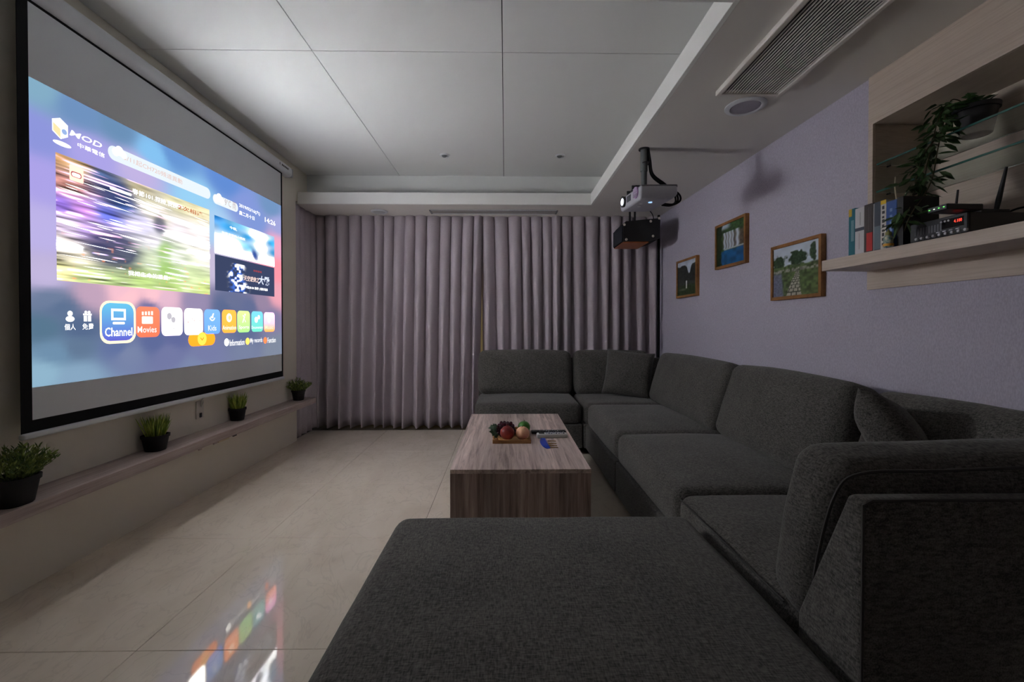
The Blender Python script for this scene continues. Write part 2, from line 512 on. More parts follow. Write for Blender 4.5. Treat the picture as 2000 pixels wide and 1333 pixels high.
# ceiling: raised panels, cove, lowered soffit
ce = struct('ceiling', box(B(), -2.6, 2.3, YF - .1, 5.2, ZC + .012, ZC + .09), M_dark)
px_ = [XL, -1.074, -.016, 1.042]; py_ = [.40, 1.445, 2.49, 4.56]
for i in range(3):
    for j in range(3):
        part('ceiling_panel', box(B(), px_[i] + .0022, px_[i + 1] - .0022, py_[j] + .0022, py_[j + 1] - .0022, ZC, ZC + .012, .001, 1), M_ceil, ce)
XR, YR, YN = .835, 4.315, 1.622                 # faces of the lip
part('soffit', box(B(), XR + .022, 1.92, YF, YB + .0, ZS, ZS + .03), M_soffit, ce)
part('soffit', box(B(), -2.2, XR + .022, YR + .022, YB - .14, ZS, ZS + .03), M_soffit, ce)
part('soffit', box(B(), XL, XR + .022, YF, YN - .022, ZS, ZS + .03), M_soffit, ce)
part('cove_lip', box(B(), XR, XR + .022, YN - .022, YR + .022, ZS - .0005, ZS + .112, .0015, 1), M_white, ce)
part('cove_lip', box(B(), XL + .001, XR, YR, YR + .022, ZS - .0005, ZS + .112, .0015, 1), M_white, ce)
part('cove_lip', box(B(), XL + .001, XR, YN - .022, YN, ZS - .0005, ZS + .112, .0015, 1), M_white, ce)
part('cove_wall', box(B(), XR + .205, XR + .225, YF, 4.545, ZS + .03, ZC), M_ceil, ce)
part('cove_wall', box(B(), XL, XR + .205, 4.525, 4.545, ZS + .03, ZC), M_ceil, ce)
part('cove_wall', box(B(), XL, XR + .205, 1.40, 1.42, ZS + .03, ZC), M_ceil, ce)

# ------------------------------------------------------------------ projection screen
SX = -1.93
sc = thing('projection_screen', 'pull-down projection screen with black border showing a bright menu picture', 'projection screen', (SX, 2.8, .64))
SY0, SY1 = on_x(39, 600, SX).y, on_x(552.5, 600, SX).y
SZ0, SZ1 = .668, 2.44
BW = .042
part('screen_fabric', box(B(), SX - .003, SX - .001, SY0 + BW, SY1 - BW * .55, SZ0 + .05, SZ1), mat('screen_cloth', rgb(225, 228, 230), .9, spec=.1), sc)
bm = B()
box(bm, SX - .003, SX - .0005, SY0, SY0 + BW, SZ0, SZ1); box(bm, SX - .003, SX - .0005, SY1 - BW * .55, SY1, SZ0, SZ1)
box(bm, SX - .003, SX - .0005, SY0 + BW, SY1 - BW * .55, SZ0, SZ0 + .05); box(bm, SX - .003, SX - .0005, SY0 + BW, SY1 - BW * .55, SZ1 - .022, SZ1)
part('black_border', bm, M_blackm, sc)
bm = B(); pillowbox(bm, .012, (SY1 - SY0) / 2 + .005, .0125, .009, 3); bm.transform(Matrix.Translation((SX, (SY0 + SY1) / 2, SZ0 - .0115)))
part('bottom_bar', bm, M_wplas, sc, smooth=True)
CY0, CY1 = SY0 - .12, on_x(566, 330, SX).y
bm = B(); pillowbox(bm, .042, (CY1 - CY0) / 2, .045, .030, 4); bm.transform(Matrix.Translation((SX - .012, (CY0 + CY1) / 2, SZ1 + .035)))
case = part('roller_case', bm, M_wplas, sc, smooth=True)
bm = B(); box(bm, SX - .05, SX + .026, CY1 - .002, CY1 + .012, SZ1 - .004, SZ1 + .074, .008); part('end_cap', bm, mat('cap_plastic', rgb(196, 198, 200), .5), sc)
lm = Matrix(((0, 0, 1, SX + .0305), (1, 0, 0, CY1 - .14), (0, 1, 0, SZ1 + .038), (0, 0, 0, 1)))
bm = B()
for k in range(5): box(bm, SX + .030, SX + .0312, CY1 - .2 + k * .024, CY1 - .184 + k * .024, SZ1 + .033, SZ1 + .047)
box(bm, SX + .030, SX + .0312, CY1 - .235, CY1 - .228, SZ1 + .03, SZ1 + .05)
part('name_label', bm, M_black, sc)['kind'] = 'stuff'
for y in (CY0 + .3, CY1 - .3):
    bm = B(); box(bm, XL, SX - .04, y - .03, y + .03, SZ1 + .02, SZ1 + .06); part('wall_bracket', bm, M_metal, sc)

# the projected picture: coordinates are Y (left to right) and Z on the screen
IY0, IY1 = SY0 + BW, SY1 - BW * .55
IZ0, IZ1 = .851, 2.115
def kslope(z): return .0065 + .007 * (z - IZ0) / (IZ1 - IZ0)      # slight keystone of the thrown picture
def scr(px, py):                                   # pixel -> (Y, Z) in the upright picture
    p = on_x(px, py, SX); return p.y, p.z - kslope(p.z) * (p.y - IY0)
def keystone(v): return Vector((v.x, v.y, v.z + kslope(v.z) * (v.y - IY0)))
def kpart(name, bm, m, parent):
    for v in bm.verts: v.co = keystone(v.co)
    return part(name, bm, m, parent)
def SMX(y, z, off): return Matrix(((0, 0, 1, SX + off), (1, 0, 0, y), (0, 1, 0, z), (0, 0, 0, 1)))
def uv(px, py):
    y, z = scr(px, py); return (y - IY0) / (IY1 - IY0), (z - IZ0) / (IZ1 - IZ0)

bgpts = []
for (x, y, r, g, b) in [(70, 165, 128, 168, 192), (150, 215, 108, 142, 186), (230, 250, 104, 140, 178), (340, 305, 100, 146, 206), (440, 352, 96, 138, 208), (530, 405, 112, 146, 190),
        (70, 260, 138, 146, 214), (85, 350, 168, 158, 226), (85, 450, 184, 174, 226), (90, 540, 190, 178, 216), (180, 300, 168, 160, 226), (270, 330, 190, 176, 222), (380, 385, 150, 205, 240), (300, 300, 130, 190, 236),
        (100, 585, 108, 124, 154), (80, 640, 86, 116, 140), (150, 680, 96, 118, 146), (80, 730, 140, 176, 198), (250, 690, 118, 130, 164), (180, 575, 190, 160, 184), (250, 579, 252, 196, 204), (320, 584, 226, 184, 204), (380, 590, 150, 138, 172),
        (330, 690, 112, 118, 160), (400, 690, 116, 122, 162), (480, 680, 118, 128, 158), (540, 680, 126, 136, 156), (450, 590, 104, 112, 146), (510, 592, 150, 132, 160), (543, 575, 236, 164, 180), (544, 530, 250, 150, 165),
        (543, 480, 236, 168, 196), (543, 440, 160, 164, 216), (500, 430, 126, 150, 212), (414, 440, 170, 205, 238), (414, 520, 196, 186, 214), (480, 405, 130, 150, 214), (230, 680, 96, 112, 156), (300, 668, 92, 104, 150), (290, 600, 120, 116, 160), (345, 662, 96, 104, 152), (480, 655, 96, 108, 146), (440, 600, 90, 104, 142), (490, 600, 98, 108, 146),
        (120, 600, 92, 112, 144), (160, 640, 84, 104, 138), (110, 690, 108, 140, 168), (380, 720, 120, 132, 166), (150, 735, 132, 162, 188), (530, 625, 130, 124, 160), (240, 570, 240, 190, 204), (300, 578, 250, 196, 206)]:
    u, v = uv(x, y); bgpts.append((u, v, r, g, b))
def bgfn(u, v):
    c = idw(u, v, bgpts, 4.2) * SCREEN_GAIN * 1.08
    return c
M_pict = attr_mat('projected_light', True)
img = grid_picture('projected_image', IY1 - IY0, IZ1 - IZ0, bgfn, M_pict, sc, SMX((IY0 + IY1) / 2, (IZ0 + IZ1) / 2, 0.0), 90, 60, keystone)

HOT = 5.0                                         # blown-out whites of the picture
LAY = [0.0006]
def lay():
    LAY[0] += 0.00004
    return LAY[0]
def rr_bm(y0, y1, z0, z1, r, seg=5, M=None):
    """flat rounded rectangle"""
    bm = B(); pts = []
    w, h = (y1 - y0) / 2, (z1 - z0) / 2; r = min(r, w, h)
    for cx, cy, a0 in ((w - r, h - r, 0), (-w + r, h - r, 90), (-w + r, -h + r, 180), (w - r, -h + r, 270)):
        for k in range(seg + 1):
            a = math.radians(a0 + 90 * k / seg); pts.append((cx + r * math.cos(a), cy + r * math.sin(a), 0))
    bm.faces.new([bm.verts.new(p) for p in pts])
    bm.transform(SMX((y0 + y1) / 2, (z0 + z1) / 2, lay()))
    return bm
def rrect(name, a, b, r, col, strength, parent=None):
    """a = pixel of the top-left corner, b = pixel of the bottom-right corner"""
    y0, z1 = scr(*a); y1, z0 = scr(*b); strength *= SCREEN_GAIN
    return kpart(name, rr_bm(y0, y1, z0, z1, r), emat('light_%s_%d_%d_%d' % (name, int(col[0] * 99), int(col[1] * 99), int(col[2] * 99 + strength * 10)), col, strength), parent or img)
def label(name, body, a, b, col=(1, 1, 1), strength=3.0, bold=0.0, shear=0.0):
    y0, z1 = scr(*a); y1, z0 = scr(*b); strength *= SCREEN_GAIN
    strength *= .45
    bm = text_fit(body, y1 - y0, z1 - z0, SMX((y0 + y1) / 2, (z0 + z1) / 2, lay()), bold, shear)
    return kpart(name, bm, emat('ink_%d_%d_%d_%d' % (int(col[0] * 99), int(col[1] * 99), int(col[2] * 99), int(strength * 10)), col, strength), img)

# film still, smeared by movement
vy0, vz1 = scr(108, 297); vy1, vz0 = scr(410, 576)
def vuv(px, py):
    y, z = scr(px, py); return (y - vy0) / (vy1 - vy0), (z - vz0) / (vz1 - vz0)
vp = []
for (x, y, r, g, b) in [(115, 305, 170, 130, 90), (150, 320, 180, 150, 110), (130, 360, 200, 140, 130), (200, 345, 70, 90, 130), (230, 370, 50, 80, 130), (120, 400, 130, 100, 190), (160, 410, 170, 120, 190), (210, 420, 90, 100, 190),
        (240, 400, 60, 90, 150), (130, 440, 220, 200, 230), (170, 450, 190, 160, 220), (120, 480, 235, 225, 215), (150, 500, 225, 215, 190), (120, 530, 220, 215, 150), (170, 540, 190, 205, 140), (220, 550, 170, 190, 130),
        (270, 370, 170, 160, 130), (290, 400, 190, 185, 160), (275, 440, 190, 185, 215), (310, 420, 200, 195, 180), (350, 400, 205, 200, 160), (390, 410, 215, 205, 165), (350, 450, 225, 215, 220), (390, 460, 235, 225, 225),
        (300, 470, 215, 210, 220), (400, 500, 235, 230, 220), (340, 500, 200, 205, 190), (290, 510, 190, 200, 170), (325, 490, 150, 180, 120), (330, 530, 160, 190, 120), (280, 545, 170, 195, 120), (380, 540, 195, 210, 160), (400, 565, 190, 205, 130), (330, 560, 165, 190, 115)]:
    u, v = vuv(x, y); vp.append((u, v, r, g, b))
def ell(u, v, px, py, wx, wy):
    a, b = vuv(px, py); return np.exp(-(((u - a) / wx) ** 2 + ((v - b) / wy) ** 2) ** 2)
def vidfn(u, v):
    c = idw(u, v, vp, 3.0)
    s1 = vnoise(u + .06 * v, v, 5, 46, 3); s2 = vnoise(u + .06 * v, v, 9, 80, 5); s3 = vnoise(u, v, 14, 30, 8)
    left = np.clip(1.5 - 2.2 * u, .25, 1)
    k = 1 + (s1 - .5) * 1.5 * left + (s2 - .5) * 1.2 * left + (s3 - .5) * .35
    c = c * np.clip(k, .15, 2.2)[..., None]
    dark = np.maximum(1.15 * ell(u, v, 222, 488, .17, .19), .85 * ell(u, v, 225, 378, .13, .12)) * (.75 + .5 * s1)
    dark = np.maximum(dark, .85 * ell(u, v, 312, 440, .05, .10))
    c = c * (1 - np.clip(dark, 0, 1)[..., None] * .9) + np.clip(dark, 0, 1)[..., None] * nlin((38, 44, 84)) * .9
    green = ell(u, v, 322, 510, .05, .22)[..., None] * .6
    c = c * (1 - green) + green * nlin((140, 178, 96))
    hot = np.clip((s2 * .6 + s1 * .4 - .68) * 9, 0, 1) * np.clip(1.25 - 1.4 * u, 0.1, 1)
    hue = vnoise(u, v, 6, 30, 12)[..., None]
    hc = hue * np.array((2.2, 1.0, 1.2)) + (1 - hue) * np.array((1.3, 1.2, 2.4))
    c = c * (1 - hot[..., None]) + hot[..., None] * hc
    pop = np.clip((vnoise(u, v, 40, 34, 21) - .86) * 8, 0, 1) * np.clip(1 - v * 2.2, 0, 1)
    c = c * (1 - pop[..., None]) + pop[..., None] * np.array((1.0, .35, .15))
    wash = 0 * u
    for bx_, by_, wx_, wy_ in ((374, 470, .21, .042), (395, 497, .11, .03), (124, 480, .09, .036), (362, 437, .15, .023)):
        wash = np.maximum(wash, ell(u, v + .05 * u - .05 * vuv(bx_, by_)[0], bx_, by_, wx_, wy_))
    f1 = vnoise(u + .05 * v, v, 4, 50, 51)
    wash = wash * (1 - np.clip(dark, 0, 1)) * (1 - green[..., 0]) * np.clip(.1 + 1.5 * f1, 0, 1)
    c = c * SCREEN_GAIN * 1.45 + (wash ** 3)[..., None] * np.array((.97, .98, 1.03)) * VHOT      # smears driven far brighter than the picture to light the room
    return c / 6.0
VHOT = 255.0
M_film = attr_mat('projected_film', True, 6.0)
grid_picture('film_still', vy1 - vy0, vz1 - vz0, vidfn, M_film, img, SMX((vy0 + vy1) / 2, (vz0 + vz1) / 2, lay()), 170, 190, keystone)
rsx = random.Random(9)
def streak(x, y, L, th, col, st):  # streaks laid over the still, brightened to help light the room
    a = vuv(x, y); y0 = vy0 + a[0] * (vy1 - vy0); z0 = vz0 + a[1] * (vz1 - vz0)
    y1 = min(vy1 - .004, y0 + L); bm = B(); o = SX + lay(); sl = -.03 * (y1 - y0)
    bm.faces.new([bm.verts.new(v) for v in ((o, y0, z0), (o, (y0 + y1) / 2, z0 + sl / 2 - th / 2), (o, y1, z0 + sl), (o, (y0 + y1) / 2, z0 + sl / 2 + th / 2))])
    kpart('light_streak', bm, emat('streak_%d' % int(col[0] * 10 + col[1] * 100 + col[2] * 1000), col, st), img)
for k in range(60):
    x = 110 + 290 * rsx.random() ** 1.35; t_ = (x - 108) / 302
    y = rsx.uniform(330 + 100 * t_, 520 + 40 * t_)
    col = rsx.choice(((1, .95, .95), (.85, .9, 1), (1, .8, .95), (1, .97, .85), (.8, .85, 1)))
    streak(x, y, rsx.uniform(.05, .22), rsx.uniform(.0025, .006), col, .8)
rrect('channel_badge', (134, 320), (162, 360), .006, (2.6, 1.0, .8), 1.0)
rrect('badge_window', (137, 333), (158, 351), .01, (.5, .15, .15), 1.0)
rrect('badge_window', (139, 336), (156, 349), .008, (3, 2, 2), 1.0)
rrect('light_streak', (213, 364), (256, 384), .02, (.9, 1.0, 1.0), 1.6)
label('caption', '春節101.探險,我說', (257, 367), (346, 409), (1, 1, 1), 4, .01)
label('caption', '2次相逢', (347, 399), (396, 425), (1.0, .22, .08), 1.3, .01)
label('caption', '我把生命的重量!', (249, 528), (330, 548), (1, 1, 1), 4, .015)

# logo and notice bar
cy, cz = scr(116, 251)
bm = B()
hexp = [(-.034, .028), (.0, .045), (.034, .026), (.034, -.024), (.002, -.045), (-.034, -.022)]
bm.faces.new([bm.verts.new((a, b, 0)) for a, b in hexp]); bm.transform(SMX(cy, cz, lay())); kpart('logo_cube', bm, emat('logo_white', (.5, .5, .47), 1), img)
bm = B(); bm.faces.new([bm.verts.new((a, b, 0)) for a, b in [(-.030, .016), (.001, -.002), (.001, -.040), (-.030, -.019)]]); bm.transform(SMX(cy, cz, lay())); kpart('logo_face', bm, emat('logo_yellow', (1.0, .85, .45), SCREEN_GAIN), img)
bm = B(); bmesh.ops.create_circle(bm, cap_ends=True, segments=20, radius=.012, matrix=Matrix.Translation((.018, -.008, 0))); bm.transform(SMX(cy, cz, lay())); kpart('logo_dot', bm, emat('logo_blue', (.35, .5, .85), SCREEN_GAIN), img)
bm = B(); bmesh.ops.create_circle(bm, cap_ends=True, segments=24, radius=1, matrix=Matrix.Translation((.008, -.064, 0)) @ Matrix.Diagonal((.040, .010, 1, 1))); bm.transform(SMX(cy, cz, lay())); kpart('logo_shadow', bm, emat('logo_white', (.5, .5, .47), 1), img)
label('logo_lettering', 'MOD', (134, 252), (198, 291), (1, 1, 1), 4, .012, .2)
label('logo_lettering', '中華電信', (150, 278), (203, 309), (1, 1, 1), 4, .004)
rrect('notice_bar', (209, 280), (410, 391), .09, (.86, .95, 1.02), 1.0)
def hot_core(a, b, inset, r, col, st):  # extra glow added inside pale tiles to light the room
    y0, z1 = scr(*a); y1, z0 = scr(*b)
    kpart('bright_core', rr_bm(y0 + inset, y1 - inset, z0 + inset, z1 - inset, r), emat('core_%d' % int(st * 10 + col[2] * 100), col, st), img)
rrect('weather_bar', (414.5, 377), (464, 416), .09, (.90, .97, 1.02), 1.0)
label('notice_lettering', '3/11起CH720頻道異動', (240, 301), (355, 361), (1.9, 1.35, 1.2), 1.0, .004)
bm = B()
for dx, dz, r in ((-.022, 0, .02), (0, .012, .024), (.024, 0, .018)):
    bmesh.ops.create_circle(bm, cap_ends=True, segments=16, radius=r, matrix=Matrix.Translation((dx, dz, dx * .002)))
y_, z_ = scr(232, 300); bm.transform(SMX(y_, z_, lay())); kpart('speaker_icon', bm, emat('icon_white', (.45, .45, .45), 1), img)
bm = B()
for dx, dz, r in ((-.03, 0, .024), (0, .014, .03), (.032, 0, .022)):
    bmesh.ops.create_circle(bm, cap_ends=True, segments=16, radius=r, matrix=Matrix.Translation((dx, dz, dx * .002)))
y_, z_ = scr(427, 391); bm.transform(SMX(y_, z_, lay())); kpart('cloud_icon', bm, emat('icon_white', (.45, .45, .45), 1), img)
label('weather_lettering', '19°C 雨', (435, 386), (460, 411), (1.3, 1.0, .95), 1.0, .0)
label('date_lettering', '2019/03/16(六)', (466, 396), (507, 423), (1, 1, 1), 4, .01)
label('date_lettering', '農二月十日', (466, 411), (496, 431), (1, 1, 1), 4, .01)
label('clock_lettering', '14:26', (516.5, 424), (537, 442), (1, 1, 1), 4, .01)

# two banners
ay0, az1 = scr(417.5, 420); ay1, az0 = scr(535, 521.5)
def adfn(u, v):
    c = idw(u, v, [(0, 1, 40, 120, 190), (.2, .8, 60, 150, 210), (.35, .95, 120, 190, 230), (.5, .7, 60, 160, 220), (.6, .8, 230, 245, 255), (.75, .8, 255, 255, 255), (.95, .75, 60, 165, 225),
        (1, .45, 70, 160, 215), (.75, .5, 250, 250, 255), (.1, .35, 240, 250, 255), (.3, .3, 250, 255, 255), (.5, .4, 130, 200, 235), (.9, .2, 250, 250, 245), (.5, .1, 255, 250, 255), (.1, .1, 255, 250, 255)], 3)
    n_ = vnoise(u, v, 9, 7, 31); c = c * (.75 + .6 * n_)[..., None]
    fig = np.exp(-(((u - .62) / .06) ** 2 + ((v - .22 + (u - .62) * 1.2) / .16) ** 2) ** 2)[..., None]
    c = c * (1 - fig) + fig * nlin((50, 80, 150))
    return c * SCREEN_GAIN * (1.3 + 5.0 * np.clip((c.min(-1) - .62) * 4, 0, 1))[..., None]  # white areas boosted to throw more light into the room
grid_picture('banner', ay1 - ay0, az1 - az0, adfn, M_pict, img, SMX((ay0 + ay1) / 2, (az0 + az1) / 2, lay()), 60, 30, keystone)
label('banner_lettering', '今晚,', (447, 441), (462, 452), (1, 1, 1), 4, .01)
label('banner_lettering', '快樂滑雪的小鎮夜', (432, 451), (478, 471), (1, 1, 1), 4, .01)
by0, bz1 = scr(418.5, 496.5); by1, bz0 = scr(535, 580)
def ad2(u, v):
    c = np.zeros(u.shape + (3,)) + nlin((62, 72, 104))
    n_ = vnoise(u, v, 30, 14, 41)
    f = np.exp(-(((u - .33 - .03 * np.sin(v * 9)) / (.075 + .06 * (1 - v))) ** 4))
    f = f * (v < .86) * np.clip((n_ - .3) * 4, 0, 1)
    col = np.where((n_ > .62)[..., None], nlin((255, 255, 255)) * 2.0, nlin((70, 120, 230)) * 1.2)
    return (c * (1 - f[..., None]) + f[..., None] * col) * SCREEN_GAIN
grid_picture('banner', by1 - by0, bz1 - bz0, ad2, M_pict, img, SMX((by0 + by1) / 2, (bz0 + bz1) / 2, lay()), 90, 40, keystone)
label('banner_lettering', '即將登場', (494, 527), (510, 534), (1.0, .12, .1), 1.2, .01)
label('banner_lettering', '天空遊俠之', (474.5, 537.5), (505, 553), (1.6, 1.2, 1.1), 1.6, .02, .2)
label('banner_lettering', '大戰', (503, 538), (525.5, 559), (1.2, 1.3, 1.6), 1.6, .03, .2)
label('banner_lettering', '今晚20:30 首播 | 精彩電影', (477, 558), (522, 570), (1, 1, 1), 6, .005)

# side icons
y_, z_ = scr(135, 618)
bm = B(); bmesh.ops.create_circle(bm, cap_ends=True, segments=18, radius=.012, matrix=Matrix.Translation((0, .012, 0)))
bmesh.ops.create_circle(bm, cap_ends=True, segments=20, radius=1, matrix=Matrix.Translation((0, -.012, .0001)) @ Matrix.Diagonal((.020, .013, 1, 1)))
bm.transform(SMX(y_, z_, lay())); kpart('person_icon', bm, emat('icon_white', (.45, .45, .45), 1), img)
y_, z_ = scr(169, 618)
bm = B()
for x0, x1, z0, z1 in ((-.021, .021, .004, .012), (-.018, -.002, -.024, .002), (.002, .018, -.024, .002)):
    bm.faces.new([bm.verts.new(p) for p in ((x0, z0, 0), (x1, z0, 0), (x1, z1, 0), (x0, z1, 0))])
for sgn in (-1, 1): bmesh.ops.create_circle(bm, cap_ends=True, segments=12, radius=.007, matrix=Matrix.Translation((sgn * .008, .018, .0001)))
bm.transform(SMX(y_, z_, lay())); kpart('gift_icon', bm, emat('icon_white', (.45, .45, .45), 1), img)
label('icon_lettering', '個人', (124, 633), (146, 645), (1, 1, 1), 3.5, .004)
label('icon_lettering', '免費', (159, 632), (181, 644), (1, 1, 1), 3.5, .004)

# row of menu tiles; each its own shape, gradient by two control colours
def gtile(name, a, b, r, top, bot, nz=8):
    y0, z1 = scr(*a); y1, z0 = scr(*b)
    r = min(r, (y1 - y0) / 2, (z1 - z0) / 2); rows = []
    zs = [z0 + r * (1 - math.cos(t * math.pi / 8)) for t in range(5)] + [z0 + r + (z1 - z0 - 2 * r) * k / nz for k in range(1, nz)] + [z1 - r + r * math.sin(t * math.pi / 8) for t in range(5)]
    off = lay(); verts = []; cols = []
    for z in zs:
        d = 0
        if z < z0 + r: d = r - math.sqrt(max(0, r * r - (z0 + r - z) ** 2))
        if z > z1 - r: d = r - math.sqrt(max(0, r * r - (z - z1 + r) ** 2))
        t = (z - z0) / (z1 - z0)
        for y in (y0 + d, y1 - d):
            verts.append(tuple(wm(img).inverted() @ keystone(Vector((SX + off, y, z))))); cols.append([(bot[i] * (1 - t) + top[i] * t) * SCREEN_GAIN for i in range(3)] + [1])
    me = bpy.data.meshes.new(name); me.from_pydata(verts, [], [(2 * i, 2 * i + 1, 2 * i + 3, 2 * i + 2) for i in range(len(zs) - 1)])
    ca = me.color_attributes.new('Col', 'FLOAT_COLOR', 'POINT'); ca.data.foreach_set('color', np.array(cols, np.float32).ravel())
    me.materials.append(M_pict)
    o = bpy.data.objects.new(name, me); COL.objects.link(o); o.parent = img
    return o
rrect('selection_ring', (192.5, 586.5), (264, 669.5), .05, (1.5, 1.15, .8), 1.0)
gtile('menu_tile', (196.5, 591), (260, 664.5), .045, (.16, .62, .92), (.14, .14, .72))
gtile('menu_tile', (264, 598.5), (310.5, 658), .03, (1.5, .30, .16), (1.5, .24, .12))
gtile('menu_tile', (313.5, 599.5), (355.5, 655.5), .03, (1.5, 1.35, 1.5), (1.7, 1.35, 1.8))
hot_core((313.5, 599.5), (355.5, 655.5), .008, .025, (.9, .85, .95), 3)
gtile('orange_button', (366, 651), (419, 674), .06, (2.2, .55, .03), (2.2, .50, .03))
gtile('menu_tile', (358, 602), (395, 654), .03, (2.2, 2.1, 2.0), (2.2, 2.1, 2.0))
hot_core((358, 602), (395, 654), .008, .025, (1, .98, .9), 3)
gtile('menu_tile', (397, 604), (429, 652), .03, (.26, .58, 1.3), (.20, .50, 1.7))
gtile('menu_tile', (432, 605), (460.5, 650), .03, (2.6, .66, .10), (2.6, .60, .08))
gtile('menu_tile', (462, 607), (487, 649), .03, (.95, 1.5, .42), (.55, 1.5, .35))
gtile('menu_tile', (489.5, 608), (512.5, 648), .03, (.26, .85, 1.05), (.22, .95, .72))
gtile('menu_tile', (514, 610), (535.5, 648), .03, (2.6, 1.1, 2.2), (2.6, .62, .08))
# icons on tiles
def frame_icon(a, b, w, col):
    y0, z1 = scr(*a); y1, z0 = scr(*b); bm = B(); o = SX + lay()
    for (p, q, r, s) in ((y0, y1, z1 - w, z1), (y0, y1, z0, z0 + w), (y0, y0 + w, z0 + w, z1 - w), (y1 - w, y1, z0 + w, z1 - w)):
        bm.faces.new([bm.verts.new(v) for v in ((o, p, r), (o, q, r), (o, q, s), (o, p, s))])
    return kpart('television_icon', bm, emat('icon_white', (.45, .45, .45), 1), img)
frame_icon((215, 603), (244, 626), .012, None)
rrect('television_icon', (218, 629), (242, 634), .01, (1.4, 1.4, 1.4), 1.0)
label('tile_lettering', 'Channel', (203, 640.5), (256.5, 656), (1, 1, 1), 7, .004)
rrect('clapper_icon', (275, 618), (297, 633), .006, (1.3, 1.1, 1.0), 1.0)
for k in range(4): rrect('clapper_icon', (275 + k * 6, 609 - k * .3), (279 + k * 6, 616), .002, (1.3, 1.1, 1.0), 1.0)
label('tile_lettering', 'Movies', (266.7, 638), (304, 649.5), (1, 1, 1), 3, .004)
for dx, dy, s in ((329, 618, .02), (337, 625, .018)):
    y_, z_ = scr(dx, dy); bm = B(); bmesh.ops.create_circle(bm, cap_ends=True, segments=18, radius=s); bm.transform(SMX(y_, z_, lay())); kpart('mask_icon', bm, emat('mask_grey', (.62, .60, .66), SCREEN_GAIN), img)
label('tile_lettering', 'Drama', (321, 638), (348, 648), (1.0, .95, .95), .75, .01)
label('tile_lettering', 'NETFLIX', (361, 622), (392, 632), (1.6, .2, .2), 1.2, .015)
y_, z_ = scr(413, 622)
bm = B(); prism_pts = [(-.014, .0), (.010, .0), (.012, .018), (.018, .034), (.004, .03), (-.004, .012), (-.016, .012)]
bm.faces.new([bm.verts.new((a, b, 0)) for a, b in prism_pts])
for k in range(10):
    a0, a1 = math.pi * (1.1 + .08 * k), math.pi * (1.1 + .08 * (k + 1))
    bm.faces.new([bm.verts.new(v) for v in ((.030 * math.cos(a0), .012 + .030 * math.sin(a0), 0), (.030 * math.cos(a1), .012 + .030 * math.sin(a1), 0), (.022 * math.cos(a1), .012 + .022 * math.sin(a1), 0), (.022 * math.cos(a0), .012 + .022 * math.sin(a0), 0))])
bm.transform(SMX(y_, z_, lay())); kpart('rocking_horse_icon', bm, emat('icon_white', (.45, .45, .45), 1), img)
label('tile_lettering', 'Kids', (405, 636), (421, 646), (1, 1, 1), 3, .004)
def disc_icon(name, x, y, r, col):
    y_, z_ = scr(x, y); bm = B(); bmesh.ops.create_circle(bm, cap_ends=True, segments=18, radius=r); bm.transform(SMX(y_, z_, lay())); return kpart(name, bm, emat('disc_%d_%d' % (int(col[1] * 50), int(col[2] * 50)), col, SCREEN_GAIN), img)
disc_icon('balloon_icon', 446, 621, .03, (3, 2.4, 1.8)); disc_icon('balloon_icon', 447, 621, .016, (2.2, .9, .4))
label('tile_lettering', 'Animation', (433, 636), (460, 644), (1, 1, 1), 2.6, .004)
y_, z_ = scr(475, 622); bm = B()
for pts in ([(-.02, -.03), (-.012, -.033), (.006, .0), (-.002, .006)], [(.0, .0), (.006, -.006), (.024, -.026), (.018, -.03)], [(-.016, .018), (-.012, .024), (.014, .01), (.008, .0)]):
    bm.faces.new([bm.verts.new((a, b, 0)) for a, b in pts])
bmesh.ops.create_circle(bm, cap_ends=True, segments=12, radius=.008, matrix=Matrix.Translation((.014, .026, 0)))
bm.transform(SMX(y_, z_, lay())); kpart('runner_icon', bm, emat('icon_white', (.45, .45, .45), 1), img)
label('tile_lettering', 'Sports', (465, 636), (485, 644), (1, 1, 1), 2.6, .004)
disc_icon('camera_icon', 499, 625, .022, (3, 3, 3)); disc_icon('camera_icon', 504, 620, .016, (3, 3, 3))
label('tile_lettering', 'Documentary', (490, 637), (512, 644), (1, 1, 1), 2.6, .004)
disc_icon('music_icon', 524, 626, .02, (3.5, 3, 3)); label('tile_lettering', 'Music', (516, 636), (532, 643), (1, .9, .6), 2.6, .004)
disc_icon('button_disc', 393, 662, .042, (2.4, .95, .12))
y_, z_ = scr(393, 662); bm = B()
for s in (-1, 1): bm.faces.new([bm.verts.new(v) for v in ((0, -.012, 0), (0, -.005, 0), (s * .013, .009, 0), (s * .016, .004, 0))])
bm.transform(SMX(y_, z_, lay())); kpart('chevron_icon', bm, emat('chevron', (1.0, .3, .02), SCREEN_GAIN), img)
for x, c, t, a, b in ((441, (3, 3, 2.8), 'Information', (447, 664), (476, 674)), (482, (2.6, 1.2, .2), 'My records', (487, 661), (511, 671)), (516.5, (2.2, .35, .12), 'Function', (521, 660), (537, 669))):
    disc_icon('hint_dot', x, 669 - (x - 441) * .05, .026, c)
    label('hint_lettering', t, a, b, (1, 1, 1), 3, .01)

